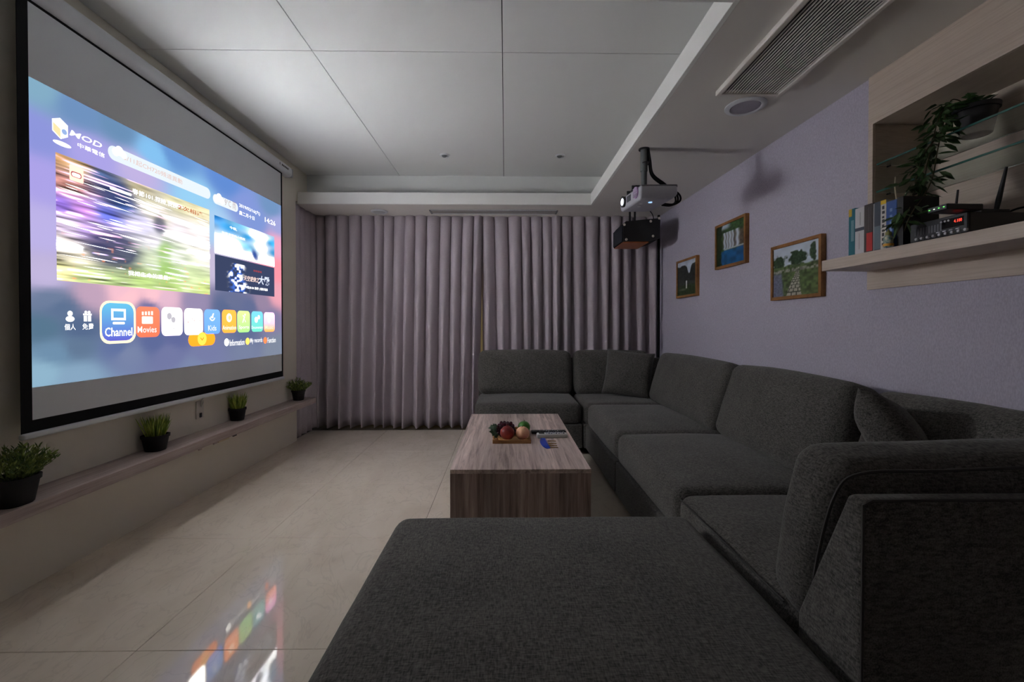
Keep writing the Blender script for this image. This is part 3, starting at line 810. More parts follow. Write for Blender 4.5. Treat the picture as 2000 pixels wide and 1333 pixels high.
# ------------------------------------------------------------------ ledge under the screen, with plants
LZ = .415; LX = -1.832; LY0, LY1 = 1.605, 4.30
ld = thing('wall_shelf', 'long greyed-oak ledge on the cream wall under the projection screen', 'shelf', (XL, 2.9, LZ - .05))
part('board', box(B(), XL, LX, LY0, LY1, LZ - .05, LZ, .0015, 1), M_ledge, ld)
part('end_strip', box(B(), XL + .004, LX - .002, LY0 - .003, LY0, LZ - .048, LZ - .002), M_black, ld)
for (x0, y0, x1, y1, c) in ((389, 872, 394, 880, 0), (418, 862, 424, 868, 0), (427, 858, 447, 866, 1), (456, 848, 462, 853, 2)):
    a, b = on_x(x0, y0, LX - .004), on_x(x1, y1, LX - .004)
    part('chipped_edge', box(B(), LX - .012, LX - .002, a.y, b.y, LZ - .058, LZ - .046), [M_ledge, mat('raw_chipboard', rgb(214, 196, 160), .9), M_black][c], ld)

def plant_pot(root, r, h):
    bm = B(); lathe(bm, [(r * .70, 0), (r * .74, .003), (r * .93, h * .80), (r * .94, h * .82), (r * 1.0, h * .82), (r * 1.02, h), (r * .92, h), (r * .90, h * .88), (0.001, h * .88)], seg=24, sq=3.2)
    part('pot', bm, M_pot, root, smooth=True, local=True)
def blade(bm, base, d, L, w, bend):
    d = d.normalized(); side = d.cross(Vector((0, 0, 1)));
    side = side.normalized() if side.length > .01 else Vector((1, 0, 0))
    side = Matrix.Rotation(random.uniform(0, 3.1), 3, d) @ side
    prev = None; out = Vector((d.x, d.y, 0)); n = 4
    for k in range(n + 1):
        t = k / n; p = base + d * L * t + (out * .9 + Vector((0, 0, -.35))) * bend * L * t * t
        ww = w * (1 - t) ** .7 * (.6 + t) if k < n else 0.0004
        cur = (bm.verts.new(p - side * ww), bm.verts.new(p + side * ww))
        if prev: bm.faces.new((prev[0], prev[1], cur[1], cur[0]))
        prev = cur
def potted_grass(px, py, r, h, gh, lab):
    p = on_z(px, py, LZ); root = thing('potted_grass', lab, 'plant', (p.x, p.y, LZ), random.uniform(0, .3), 'small potted plants on the ledge')
    plant_pot(root, r, h)
    bm = B()
    for i in range(230):
        a = random.uniform(0, 6.283); q = r * .72 * math.sqrt(random.random())
        d = Vector((math.cos(a) * q / r * .42, math.sin(a) * q / r * .42, 1)) + Vector((random.gauss(0, .09), random.gauss(0, .09), 0))
        blade(bm, Vector((q * math.cos(a), q * math.sin(a), h * .86)), d, gh * random.uniform(.65, 1.15), random.uniform(.0024, .0042), random.uniform(.02, .16))
    o = part('grass_blades', bm, M_grass, root, local=True); o['kind'] = 'stuff'
    return root
def potted_bush(px, py, r, h, gh, spread, lab):
    p = on_z(px, py, LZ); root = thing('potted_bush', lab, 'plant', (p.x, p.y, LZ), 0, 'small potted plants on the ledge')
    plant_pot(root, r, h)
    bm = B(); st = B()
    for i in range(105):
        a = random.uniform(0, 6.283); q = random.random() ** .5
        d = Vector((math.cos(a) * q * spread, math.sin(a) * q * spread, 1)).normalized(); L = gh * random.uniform(.72, 1.0) * (1 - .22 * q)
        base = Vector((math.cos(a) * r * .6 * q, math.sin(a) * r * .6 * q, h * .86)); tip = base + d * L
        cyl(st, base, tip, .0012, .0006, 4)
        for k in range(11):
            t = .25 + .75 * k / 10; b2 = random.uniform(0, 6.283)
            blade(bm, base.lerp(tip, t), d + Vector((math.cos(b2), math.sin(b2), .3)) * .8, random.uniform(.014, .024) * gh / .14, .0040 * gh / .14, .1)
    o = part('leaves', bm, M_bush, root, local=True); o['kind'] = 'stuff'
    part('stems', st, mat('stem_green', rgb(70, 84, 40), .7), root, local=True)
    return root
potted_bush(26, 986, .068, .108, .15, 1.15, 'largest leafy green plant in a black pot at the open end of the ledge')
potted_grass(304, 880, .058, .088, .115, 'potted artificial grass between the leafy plant and the wall socket on the ledge')
potted_grass(464, 821, .052, .090, .115, 'potted artificial grass between the wall socket and the curtain on the ledge')
potted_bush(583, 782, .055, .095, .135, 1.35, 'round bushy plant in a black pot at the curtain end of the ledge')

# wall socket with a pull cord beside it
p = on_x(389, 800, XL)
ws = thing('wall_socket', 'small white socket plate with a dark plug hole on the wall below the screen', 'socket', (XL, p.y, p.z - .06))
part('plate', box(B(), XL, XL + .008, p.y - .035, p.y + .035, p.z - .06, p.z + .055, .003), mat('ivory_plate', rgb(212, 206, 194), .5), ws)
q = on_x(391.5, 811, XL + .008)
part('plug_hole', box(B(), XL + .007, XL + .014, q.y - .010, q.y + .010, q.z - .016, q.z + .014, .003), M_black, ws)
bm = B(); tube(bm, [(SX, p.y - .01, SZ0 - .02), (XL + .03, p.y - .012, p.z + .07), (XL + .022, p.y - .01, p.z + .02), (XL + .02, p.y + .012, p.z + .045)], .003, 6)
single('pull_cord', bm, mat('white_cord', rgb(216, 214, 208), .6), 'thin white pull cord hanging from the bar of the screen above the socket', 'cord', smooth=True)

# ------------------------------------------------------------------ curtains
def curtain(label_, xt0, xt1, xb0, xb1, n, y0, zt, zb, seed, amp=(.10, .155)):
    rs = random.Random(seed); per = 14; N = n * per
    widths = [rs.uniform(.75, 1.25) for _ in range(n)]; tot = sum(widths); edges = [0]
    for w in widths: edges.append(edges[-1] + w / tot)
    amps = [rs.uniform(.75, 1.2) for _ in range(n + 1)]; lean = [rs.uniform(-.4, .4) for _ in range(n + 1)]; pw = [rs.uniform(.8, 1.5) for _ in range(n + 1)]
    rows = 26; bm = B(); V = []
    for r in range(rows + 1):
        t = r / rows; z = zt + (zb - zt) * t; row = []
        te = t ** .7
        for j in range(N + 1):
            k = min(n - 1, j // per); f = (j - k * per) / per
            s = edges[k] + (edges[k + 1] - edges[k]) * f
            x = (xt0 + (xt1 - xt0) * s) * (1 - te) + (xb0 + (xb1 - xb0) * s) * te
            a = (amps[k] * (1 - f) + amps[k + 1] * f) * (amp[0] * (1 - te) + amp[1] * te)
            g = (.5 - .5 * math.cos(2 * math.pi * f)); g = g ** ((.28) * (1 - te) + .9 * pw[k] * te)
            x += (-.017 * (1 - te) + .010 * te) * math.sin(2 * math.pi * f) * (0 if j < per // 2 or j > N - per // 2 else 1) + te * lean[k] * .034 * g
            y = y0 - a * g + .006 * noise.noise(Vector((x * 6, z * 1.3, seed)))
            hem = zb + .012 * noise.noise(Vector((x * 3, 7, seed))) if r == rows else z
            row.append(bm.verts.new((x, y, hem)))
        V.append(row)
    for r in range(rows):
        for j in range(N): bm.faces.new((V[r][j], V[r + 1][j], V[r + 1][j + 1], V[r][j + 1]))
    return bm
def add_curtain(lab, bm):
    o = single('curtain', bm, M_curt, lab, 'curtain', 'grey pleated curtains over the window', smooth='all')
    md = o.modifiers.new('thickness', 'SOLIDIFY'); md.thickness = .003; md.offset = 0
    return o
CYP = 4.85
def cx_(px, y=4.79): return on_y(px, 600, y).x
add_curtain('grey pleated curtain panel hanging nearest the ledge and screen', curtain('', cx_(613), cx_(797), cx_(613), cx_(786), 8, CYP, ZS - .001, .022, 3))
add_curtain('grey pleated curtain panel with a slanting hem edge, next to the armless sofa section', curtain('', cx_(790), cx_(945), cx_(782), cx_(935), 7, CYP - .004, ZS - .001, .020, 11, (.10, .165)))
add_curtain('grey pleated curtain panel behind the armless sofa section', curtain('', cx_(938), cx_(1080), cx_(944), cx_(1082), 6, CYP + .006, ZS - .001, .020, 23))
add_curtain('grey pleated curtain panel in the corner behind the black loudspeaker', curtain('', cx_(1076), cx_(1286), cx_(1077), cx_(1285), 9, CYP, ZS - .001, .020, 31, (.11, .17)))
# the return along the side, beyond the end of the cream wall
bm = curtain('', -4.80, -4.285, -4.80, -4.30, 4, 0, ZS - .001, .022, 5, (.03, .045))
bm.transform(Matrix(((0, -1, 0, -2.055), (-1, 0, 0, 0), (0, 0, 1, 0), (0, 0, 0, 1))))
bmesh.ops.reverse_faces(bm, faces=bm.faces)
add_curtain('narrow grey curtain return at the end of the cream wall beside the ledge', bm)
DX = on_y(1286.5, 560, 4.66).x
bm = B(); tube(bm, [(DX, 4.665, ZS - .01), (DX, 4.66, 1.6), (DX, 4.663, 1.0), (DX, 4.66, .5)], .0135, 8)  # black tube standing in for the shadow in the corner gap
single('corner_shade_strip', bm, M_blackm, 'black cable duct running down the corner between curtain and lavender wall', 'cable', smooth=True)

# ------------------------------------------------------------------ ceiling fittings
def downlight(px, py, z, r, lab, cat, face, name='downlight', group=None):
    p = on_z(px, py, z); t = thing(name, lab, cat, (p.x, p.y, z - .012), 0, group)
    bm = B(); lathe(bm, [(r * .74, .012), (r * .72, .006), (r * .76, .001), (r * .9, 0), (r, .006), (r, .012)], seg=36); part('trim_ring', bm, M_wplas, t, smooth=True, local=True)
    bm = B(); lathe(bm, [(r * .70, .004), (r * .74, .0115)], seg=32); part('cover_disc', bm, face, t, local=True)
    return t
M_spk = mat('speaker_mesh', rgb(176, 172, 184), .7, col2=rgb(150, 147, 158), nscale=900, ndetail=0)
downlight(1456, 207, ZS, .103, 'round white ceiling speaker beside the air return grille', 'ceiling speaker', M_spk, 'ceiling_speaker')
downlight(741, 413, ZS, .085, 'round white downlight in the soffit above the curtain', 'downlight', mat('frosted_disc', rgb(190, 190, 190), .5))
for i, (x, y, lab) in enumerate(((869, 303, 'small eyeball spotlight on the ceiling panel nearer the screen'), (1094, 304, 'small eyeball spotlight on the ceiling panel nearer the projector'))):
    p = on_z(x, y, ZC); t = thing('spotlight', lab, 'spotlight', (p.x, p.y, ZC - .02), 0, 'small ceiling spotlights')
    bm = B(); lathe(bm, [(.030, .020), (.030, .012), (.036, .008), (.043, .012), (.045, .020)], seg=28); part('trim_ring', bm, M_wplas, t, smooth=True, local=True)
    bm = B(); bmesh.ops.create_uvsphere(bm, u_segments=16, v_segments=10, radius=.022, matrix=Matrix.Translation((-.006, 0, .014)) @ Matrix.Diagonal((1, 1, .75, 1))); part('lamp_eye', bm, M_metal, t, smooth=True, local=True)

# slot diffuser above the curtain
a, b = on_z(843, 414, ZS), on_z(1086, 414, ZS); ya, yb = on_z(960, 417.5, ZS).y, on_z(960, 410.5, ZS).y
sd = thing('slot_diffuser', 'long narrow air-conditioning slot diffuser in the soffit above the curtain', 'air vent', ((a.x + b.x) / 2, (ya + yb) / 2, ZS - .014))
bm = B(); 
box(bm, a.x, b.x, ya, ya + .018, ZS - .005, ZS, .001, 1); box(bm, a.x, b.x, yb - .018, yb, ZS - .005, ZS, .001, 1)
part('frame', bm, M_wplas, sd)
for x in (a.x - .012, b.x - .004): part('end_piece', box(B(), x, x + .016, ya - .006, yb + .006, ZS - .007, ZS, .002, 1), M_grey, sd)
part('backing', box(B(), a.x + .004, b.x - .004, ya + .018, yb - .018, ZS - .002, ZS), mat('vent_beige', rgb(110, 98, 86), .7), sd)
for k in range(3):
    y = ya + .018 + (yb - ya - .036) * (k + 1) / 4
    part('slat', box(B(), a.x + .004, b.x - .004, y - .003, y + .003, ZS - .0045, ZS - .002), M_wplas, sd)

# return-air grille
gx0, gx1, gy0, gy1 = 1.062, 1.392, 1.55, 2.232
gr = thing('return_grille', 'large slatted air-conditioning return grille with raised white frame', 'air vent', ((gx0 + gx1) / 2, (gy0 + gy1) / 2, ZS - .026))
M_grl = mat('grille_paint', rgb(228, 222, 215), .5)
for (x0, x1, y0, y1) in ((gx0, gx0 + .022, gy0, gy1), (gx1 - .022, gx1, gy0, gy1), (gx0 + .022, gx1 - .022, gy0, gy0 + .022), (gx0 + .022, gx1 - .022, gy1 - .022, gy1)):
    part('frame', box(B(), x0, x1, y0, y1, ZS - .026, ZS, .004, 2), M_grl, gr)
part('backing', box(B(), gx0 + .022, gx1 - .022, gy0 + .022, gy1 - .022, ZS - .003, ZS), mat('grille_dark', rgb(20, 17, 16), .95, spec=.1), gr)
ns_ = 20; sl = to_mesh('slat', box(B(), -.0028, .0028, -(gy1 - gy0) / 2 + .022, (gy1 - gy0) / 2 - .022, -.003, .003, .001, 1), M_grl)
for k in range(ns_):
    x = gx0 + .022 + (gx1 - gx0 - .044) * (k + .5) / ns_
    inst('slat', sl, gr, (x - (gx0 + gx1) / 2, 0, .010), (0, .25, 0))

# ------------------------------------------------------------------ projector
pt = on_z(1258, 291, ZS)
pj = thing('projector', 'white ceiling-mounted projector on a grey pole with black cables', 'projector', (pt.x, pt.y, 1.885))
bm = B(); cyl(bm, (pt.x, pt.y, 2.03), (pt.x, pt.y, 2.20), .019); cyl(bm, (pt.x, pt.y, 2.14), (pt.x, pt.y, ZS - .006), .024); part('pole', bm, M_metal, pj, smooth=True)
bm = B(); cyl(bm, (pt.x, pt.y, ZS - .008), (pt.x, pt.y, ZS), .036, seg=24); part('ceiling_plate', bm, M_black, pj, smooth=True)
bm = B(); box(bm, pt.x - .075, pt.x + .075, pt.y - .06, pt.y + .06, 2.0, 2.03, .004); box(bm, pt.x - .05, pt.x + .05, pt.y - .045, pt.y + .045, 1.975, 2.0, .003)
for sx in (-1, 1):
    for sy in (-1, 1): box(bm, pt.x + sx * .085 - .014, pt.x + sx * .085 + .014, pt.y + sy * .06 - .006, pt.y + sy * .06 + .006, 1.965, 2.025)
mb = part('mount_bracket', bm, mat('mount_grey', rgb(58, 60, 62), .5, metal=.4), pj)
for sy in (-.064,): 
    bm = B(); cyl(bm, (pt.x + .05, pt.y + sy, 2.012), (pt.x + .05, pt.y + sy - .008, 2.012), .007, seg=12); part('bolt', bm, M_chrome, mb)
# body: flat shell with bevelled belly, lens toward the screen (-x)
bx, by = pt.x + .012, pt.y - .03      # body centre
PZ = .016
bm = B(); pillowbox(bm, .125, .165, .043, .014, 5, crown=(.006, .004, .004))
for v in bm.verts:
    if v.co.z < -.012:
        k = (-.012 - v.co.z) / .031; v.co.x += (-.0 if v.co.x < 0 else -.035) * k; v.co.y *= 1 - .05 * k
PJM = Matrix.Translation((pt.x, pt.y, PZ)) @ Matrix.Rotation(.13, 4, 'Z') @ Matrix.Translation((-pt.x, -pt.y, 0))
def pjpart(name, bm, m, parent, smooth=False):
    bm.transform(PJM); return part(name, bm, m, parent, smooth)
bm.transform(PJM @ Matrix.Translation((bx, by, 1.928)) @ Matrix.Rotation(-.05, 4, 'Y'))
M_pj = mat('projector_white', rgb(188, 188, 196), .4)
bd = part('body', bm, M_pj, pj, smooth=True)
bm = B(); pillowbox(bm, .122, .160, .010, .006, 4); bm.transform(PJM @ Matrix.Translation((bx + .004, by, 1.969)) @ Matrix.Rotation(-.05, 4, 'Y')); part('top_cover', bm, mat('projector_grey', rgb(112, 112, 118), .5), pj, smooth=True)
fx = bx - .130
bm = B(); cyl(bm, (fx + .03, by - .105, 1.938), (fx - .004, by - .105, 1.936), .034, .036, 24); v1 = pjpart('front_vent', bm, mat('vent_lilac', rgb(196, 160, 206), .5), pj, smooth=True)
for k in range(6): pjpart('vent_bar', box(B(), fx - .0075, fx - .003, by - .135, by - .075, 1.912 + k * .0098, 1.9155 + k * .0098), M_pj, v1)
bm = B(); cyl(bm, (fx + .03, by + .085, 1.932), (fx - .012, by + .085, 1.930), .034, .037, 24); ln = pjpart('lens_barrel', bm, M_black, pj, smooth=True)
bm = B(); cyl(bm, (fx - .010, by + .085, 1.930), (fx - .0135, by + .085, 1.930), .026, .024, 24); pjpart('lens_glass', bm, mat('lens_glass', (.6, .7, 1, 1), .1, emit=(.85, .9, 1, 1), estr=.35), ln, smooth=True)
bm = B(); box(bm, fx - .004, fx + .004, by - .03, by + .03, 1.91, 1.95, .003); pjpart('badge_plate', bm, mat('badge_grey', rgb(80, 82, 90), .4), pj)
for (dx, dy, m_) in ((-.075, -.06, M_wplas), (-.06, .0, M_wplas), (-.03, -.10, mat('blue_led', (.3, .5, .9, 1), .3, emit=(.35, .6, 1, 1), estr=.3))):
    bm = B(); cyl(bm, (bx + dx, by + dy, 1.893), (bx + dx, by + dy, 1.878), .014, .012, 16); pjpart('foot', bm, m_, pj, smooth=True)
for o, r in ((0, .0075), (.016, .0065), (-.014, .006)):
    bm = B(); tube(bm, [(pt.x + .024, pt.y - .012 + o * .6, ZS - .01), (pt.x + .032, pt.y - .02 + o, 2.20), (pt.x + .05, pt.y - .02 + o, 2.11), (pt.x + .13, pt.y - .02 + o, 2.045), (pt.x + .205 + o, pt.y - .02, 1.99), (pt.x + .22 + o, pt.y - .02, 1.94), (pt.x + .18, pt.y - .02 + o, 1.912), (pt.x + .118, pt.y - .02 + o, 1.915)], r, 8)
    part('cable', bm, M_blackm, pj, smooth=True)
bm = B(); bmesh.ops.create_cone(bm, cap_ends=False, segments=14, radius1=.03, radius2=.03, depth=.008, matrix=Matrix.Translation((pt.x + .012, pt.y - .012, 2.19))); part('cable_tie', bm, M_black, pj)

# ------------------------------------------------------------------ loudspeaker
SYN, SYF = 4.20, 4.56
q = lambda px, py: on_y(px, py, SYN)
poly = [q(1217, 439), q(1222, 433), q(1287, 427), q(1289, 431), q(1288, 466), q(1267, 471.5), q(1217, 472.5)]
sp = thing('loudspeaker', 'black six-sided loudspeaker with orange wooden underside hung near the curtain', 'speaker', (q(1253, 470).x, 4.38, q(1253, 472).z))
bm = B(); prism(bm, poly, (0, SYF - SYN, 0)); part('cabinet', bm, M_blackm, sp)
bm = B(); prism(bm, [p_ + Vector((0, -.012, 0)) for p_ in poly], (0, .012, 0)); sidep = part('side_panel', bm, mat('black_lacquer', rgb(14, 14, 14), .35), sp)
a0, a1, a2 = poly[6], poly[5], poly[0]
part('wooden_underside', box(B(), a0.x + .004, a1.x, SYN + .004, SYF - .004, a0.z - .006, a0.z + .002), mat('orange_veneer', rgb(176, 92, 44), .4, col2=rgb(206, 120, 62), nscale=12, stretch=(1, 6, 1)), sp)
part('grille', box(B(), a0.x - .010, a0.x, SYN + .01, SYF - .01, a0.z + .006, a2.z - .004, .003, 1), mat('grille_cloth', rgb(30, 34, 44), .9, bump=.4, bscale=600), sp)
for (x, y) in ((1219.5, 439), (1271, 432.5), (1223.5, 468), (1275.5, 461.5), (1287.5, 426.5)):
    c = on_y(x, y, SYN - .012)
    bm = B(); cyl(bm, c, c + Vector((0, -.006, 0)), .0125, .010, 14); part('screw_cap', bm, mat('cap_cream', rgb(214, 204, 190), .5), sidep, smooth=True)
br = on_z(1231, 412, ZS)
bm = B(); box(bm, br.x - .06, br.x + .07, 4.37, 4.42, ZS - .012, ZS, .002); 
box(bm, br.x - .05, br.x - .035, 4.385, 4.405, poly[2].z - .02, ZS - .01); box(bm, br.x + .0, br.x + .015, 4.385, 4.405, poly[2].z - .02, ZS - .01)
part('ceiling_bracket', bm, M_black, sp)
bm = B(); tube(bm, [(br.x + .07, 4.4, ZS - .006), (br.x + .14, 4.4, ZS - .02), (br.x + .19, 4.4, ZS - .08), (br.x + .2, 4.4, poly[2].z - .01)], .004, 6); part('cable', bm, M_blackm, sp, smooth=True)

# ------------------------------------------------------------------ pictures on the wall
def pic_root(name, px0, py0, px1, py1, lab):
    """frame from the pixel corners of its front: top-left, bottom-right-bottom"""
    D = .03
    a = on_w(px0, py0, D); b = on_w(px1, py1, D)
    zc = (a.z + b.z) / 2; yc = (a.y + b.y) / 2
    W = (a - b).xy.length; H = a.z - b.z
    t = thing(name, lab, 'picture', (wall_x(yc), yc, b.z), WTH, 'framed photographs on the lavender wall')
    f = .020
    bm = B(); box(bm, -D, 0, -W / 2, W / 2, 0, f, .001, 1); box(bm, -D, 0, -W / 2, W / 2, H - f, H, .001, 1)
    box(bm, -D, 0, -W / 2, -W / 2 + f, f, H - f, .001, 1); box(bm, -D, 0, W / 2 - f, W / 2, f, H - f, .001, 1)
    part('frame', bm, M_frame, t, local=True)
    # picture seen from the room: u runs left (far, +y) to right (near, -y)
    M = wm(t) @ Matrix(((0, 0, -1, -D + .008), (-1, 0, 0, 0), (0, 1, 0, H / 2), (0, 0, 0, 1)))
    return t, W - 2 * f, H - 2 * f, M
M_print = attr_mat('photo_print', False)
def sm(x, a, b): t = np.clip((x - a) / (b - a), 0, 1); return t * t * (3 - 2 * t)
def mixc(c, m, col): return c * (1 - m[..., None]) + m[..., None] * (nlin(col) if not isinstance(col, np.ndarray) else col)
def pic1(u, v):
    c = np.zeros(u.shape + (3,)) + nlin((190, 200, 216)); n1 = vnoise(u, v, 8, 8, 2); n2 = vnoise(u, v, 24, 24, 3)
    c = c * (.8 + .4 * n1)[..., None]
    ridge = .86 - .55 * np.exp(-((u - .64) / .10) ** 2) * .45 + .06 * n1
    m = sm(ridge - v, 0, .03); rock = nlin((52, 56, 52))[None, None] * (.5 + n2 * .9)[..., None]; c = mixc(c, m, rock)
    m = sm(.30 - v + .05 * n1, 0, .05); c = mixc(c, m, nlin((50, 66, 34))[None, None] * (.5 + n2)[..., None])
    m = np.exp(-((u - .5) / .022) ** 2) * (v > .2) * (v < .42); c = mixc(c, m, (235, 238, 240))
    m = np.exp(-(((u - .3) / .2) ** 2 + ((v - .17) / .03) ** 2)); c = mixc(c, m * .6, (130, 140, 120))
    return c
def pic2(u, v):
    n1 = vnoise(u, v, 9, 9, 5); n2 = vnoise(u, v, 26, 26, 6)
    c = nlin((60, 92, 48))[None, None] * (.3 + 1.1 * n2)[..., None] + 0 * u[..., None]
    m = sm(v, .86, .96) * sm(.55 - u, 0, .2); c = mixc(c, m, (210, 225, 240))
    rock = sm(v, .38, .44) * sm(.80 - v, 0, .06) * sm(u, .18, .3); c = mixc(c, rock, nlin((96, 82, 66))[None, None] * (.4 + n2)[..., None])
    for x, w in ((.30, .035), (.40, .03), (.50, .045), (.60, .03), (.76, .05)):
        m = np.exp(-((u - x - .012 * np.sin(v * 30)) / w) ** 2) * (v > .40) * (v < .80); c = mixc(c, m * .95, (225, 235, 248))
    m = sm(.36 - v + .03 * n1, 0, .04); c = mixc(c, m, nlin((24, 96, 150))[None, None] * (.5 + .9 * n1)[..., None])
    m = np.exp(-((v - .385) / .015) ** 2) * sm(u, .25, .32); c = mixc(c, m * .8, (230, 240, 245))
    m = sm(.18 - u + .08 * n1, 0, .06); c = mixc(c, m, nlin((34, 52, 26))[None, None] * (.3 + 1.2 * n2)[..., None])
    return c
def pic3(u, v):
    n1 = vnoise(u, v, 8, 8, 11); n2 = vnoise(u, v, 22, 22, 12); n3 = vnoise(u, v, 45, 45, 13)
    c = nlin((205, 216, 230))[None, None] * (.85 + .25 * n1)[..., None]
    tree = np.exp(-(((u - .55) / .20) ** 2 + ((v - .72) / .17) ** 2) ** 1.5) + np.exp(-(((u - .12) / .16) ** 2 + ((v - .68) / .16) ** 2) ** 1.5) + .9 * np.exp(-(((u - .88) / .07) ** 2 + ((v - .78) / .2) ** 2) ** 1.5)
    m = np.clip((tree * 1.3 + n2 * .8 - .85) * 4, 0, 1); c = mixc(c, m, nlin((48, 72, 44))[None, None] * (.35 + 1.2 * n3)[..., None])
    m = sm(.60 - v + .05 * n1, 0, .04); g = nlin((92, 112, 64))[None, None] * (.35 + 1.1 * n2)[..., None]; c = mixc(c, m, g)
    m = sm(.56 - v, 0, .03) * sm(v, .46, .5) * np.clip((n2 - .35) * 4, 0, 1); c = mixc(c, m, nlin((150, 146, 138))[None, None] * (.5 + n3)[..., None])
    m = sm(.26 - u - .10 * (v - .1), 0, .06) * sm(.50 - v, 0, .06); c = mixc(c, m, nlin((120, 124, 146))[None, None] * (.6 + .6 * n3)[..., None])
    cen = .48 + .16 * np.sin((v - .05) * 3.4) * (v) ; wd = .17 - .28 * v
    t = (u - cen) / np.maximum(wd, .02); s = np.log(np.maximum(.66 - v, .02)) * 7.5
    inside = (np.abs(t) < 1) * (v < .55)
    cell = (np.abs(((t * 1.4 + np.floor(s) * .37) % 1) - .5) < .40) * (np.abs((s % 1) - .5) < .38)
    c = mixc(c, inside * (1 - cell) * 1.0, (62, 66, 50)); c = mixc(c, inside * cell * 1.0, nlin((188, 184, 170))[None, None] * (.75 + .4 * n3)[..., None])
    return c
t, W, H, M = pic_root('picture_frame', 1320.5, 512, 1359.5, 577.5, 'small honey-wood framed photo of a dark gorge with a thin waterfall')
grid_picture('photo', W, H, pic1, M_print, t, M, 50, 60)
t, W, H, M = pic_root('picture_frame', 1396, 443, 1455, 513, 'honey-wood framed photo of white waterfalls falling into a blue pool')
grid_picture('photo', W, H, pic2, M_print, t, M, 60, 70)
t, W, H, M = pic_root('picture_frame', 1505, 484, 1602.5, 579, 'honey-wood framed photo of a stone path through grass and trees')
grid_picture('photo', W, H, pic3, M_print, t, M, 90, 90)

# ------------------------------------------------------------------ oak wall unit with niche
un = thing('wall_niche_unit', 'pale oak wall unit with a recessed niche, glass shelves and a deep ledge', 'wall unit', (wall_x(NY0), NY0, 1.275), WTH)
def ub(x0, x1, y0, y1, z0, z1, bev=.0006): return box(B(), x0, x1, y0, y1, z0 - 1.275, z1 - 1.275, bev, 1)
SH = 1.4145
part('top_panel', ub(-.012, 0, -UN, 0, 2.06, ZS), M_oak, un, local=True)
part('side_stile', ub(-.012, 0, -.026, 0, SH, 2.06), M_oak, un, local=True)
part('bottom_panel', ub(-.012, 0, -UN, 0, 1.277, 1.365), M_oak, un, local=True)
part('ledge_board', ub(-.238, .0, -UN, 0, 1.365, SH, .0012), M_oak, un, local=True)
part('niche_floor', ub(0, .262, -UN + .025, -.007, 1.367, SH), M_oak, un, local=True)
part('niche_side', ub(0, .245, -.026, -.007, SH, 2.06), M_oak, un, local=True)
part('niche_side', ub(0, .245, -UN + .025, -UN + .044, SH, 2.06), M_oak, un, local=True)
part('niche_top', ub(0, .245, -UN + .025, -.007, 2.06, 2.077), M_oak, un, local=True)
part('niche_back', ub(.245, .260, -UN + .025, -.007, SH, 2.077), M_oak, un, local=True)
G1, G2 = 1.868, 1.738
for z in (G1, G2):
    g = part('glass_shelf', ub(.008, .243, -UN + .046, -.028, z - .004, z + .004, .0008), M_glass, un, local=True)
    part('polished_edge', ub(.0055, .008, -UN + .046, -.028, z - .004, z + .004), mat('glass_edge', rgb(58, 104, 96), .15), g, local=True)
    for x in (.06, .19):
        for y in (-.031, -UN + .05):
            bm = B(); cyl(bm, (x, y - .012, z - .0085 - 1.275), (x, y + .004, z - .0085 - 1.275), .0045, seg=10); part('shelf_peg', bm, M_black, g, local=True)

# books at the far end of the ledge
def wall_local(px, py, z):           # point on height z, then in the turned frame of the wall
    return on_z(px, py, z)
bpx = [(1657, 1669, 1.618, rgb(18, 106, 120), 'teal book with a yellow corner at the end of the row on the ledge', 'teal'),
       (1669, 1686, 1.612, rgb(205, 203, 205), 'thick white book with a grey band on its spine', 'white'),
       (1686, 1702, 1.616, rgb(62, 52, 50), 'dark brown book with a red block on its spine', 'brown'),
       (1702.5, 1705, 1.610, rgb(150, 148, 148), 'very thin silver booklet between the brown and slate books', 'silver'),
       (1705, 1716.5, 1.612, rgb(66, 74, 86), 'slate grey book with a paler lower half', 'slate'),
       (1716.5, 1727, 1.612, rgb(206, 202, 194), 'white book with a yellow top and dark lettering', 'lettered'),
       (1727, 1746.5, 1.600, rgb(46, 84, 150), 'wide blue book between the lettered white book and a black binder', 'blue'),
       (1747, 1759, 1.604, rgb(22, 22, 24), 'black binder standing between the blue book and the amplifier', 'black')]
FX0 = wall_x(1.9) - .232
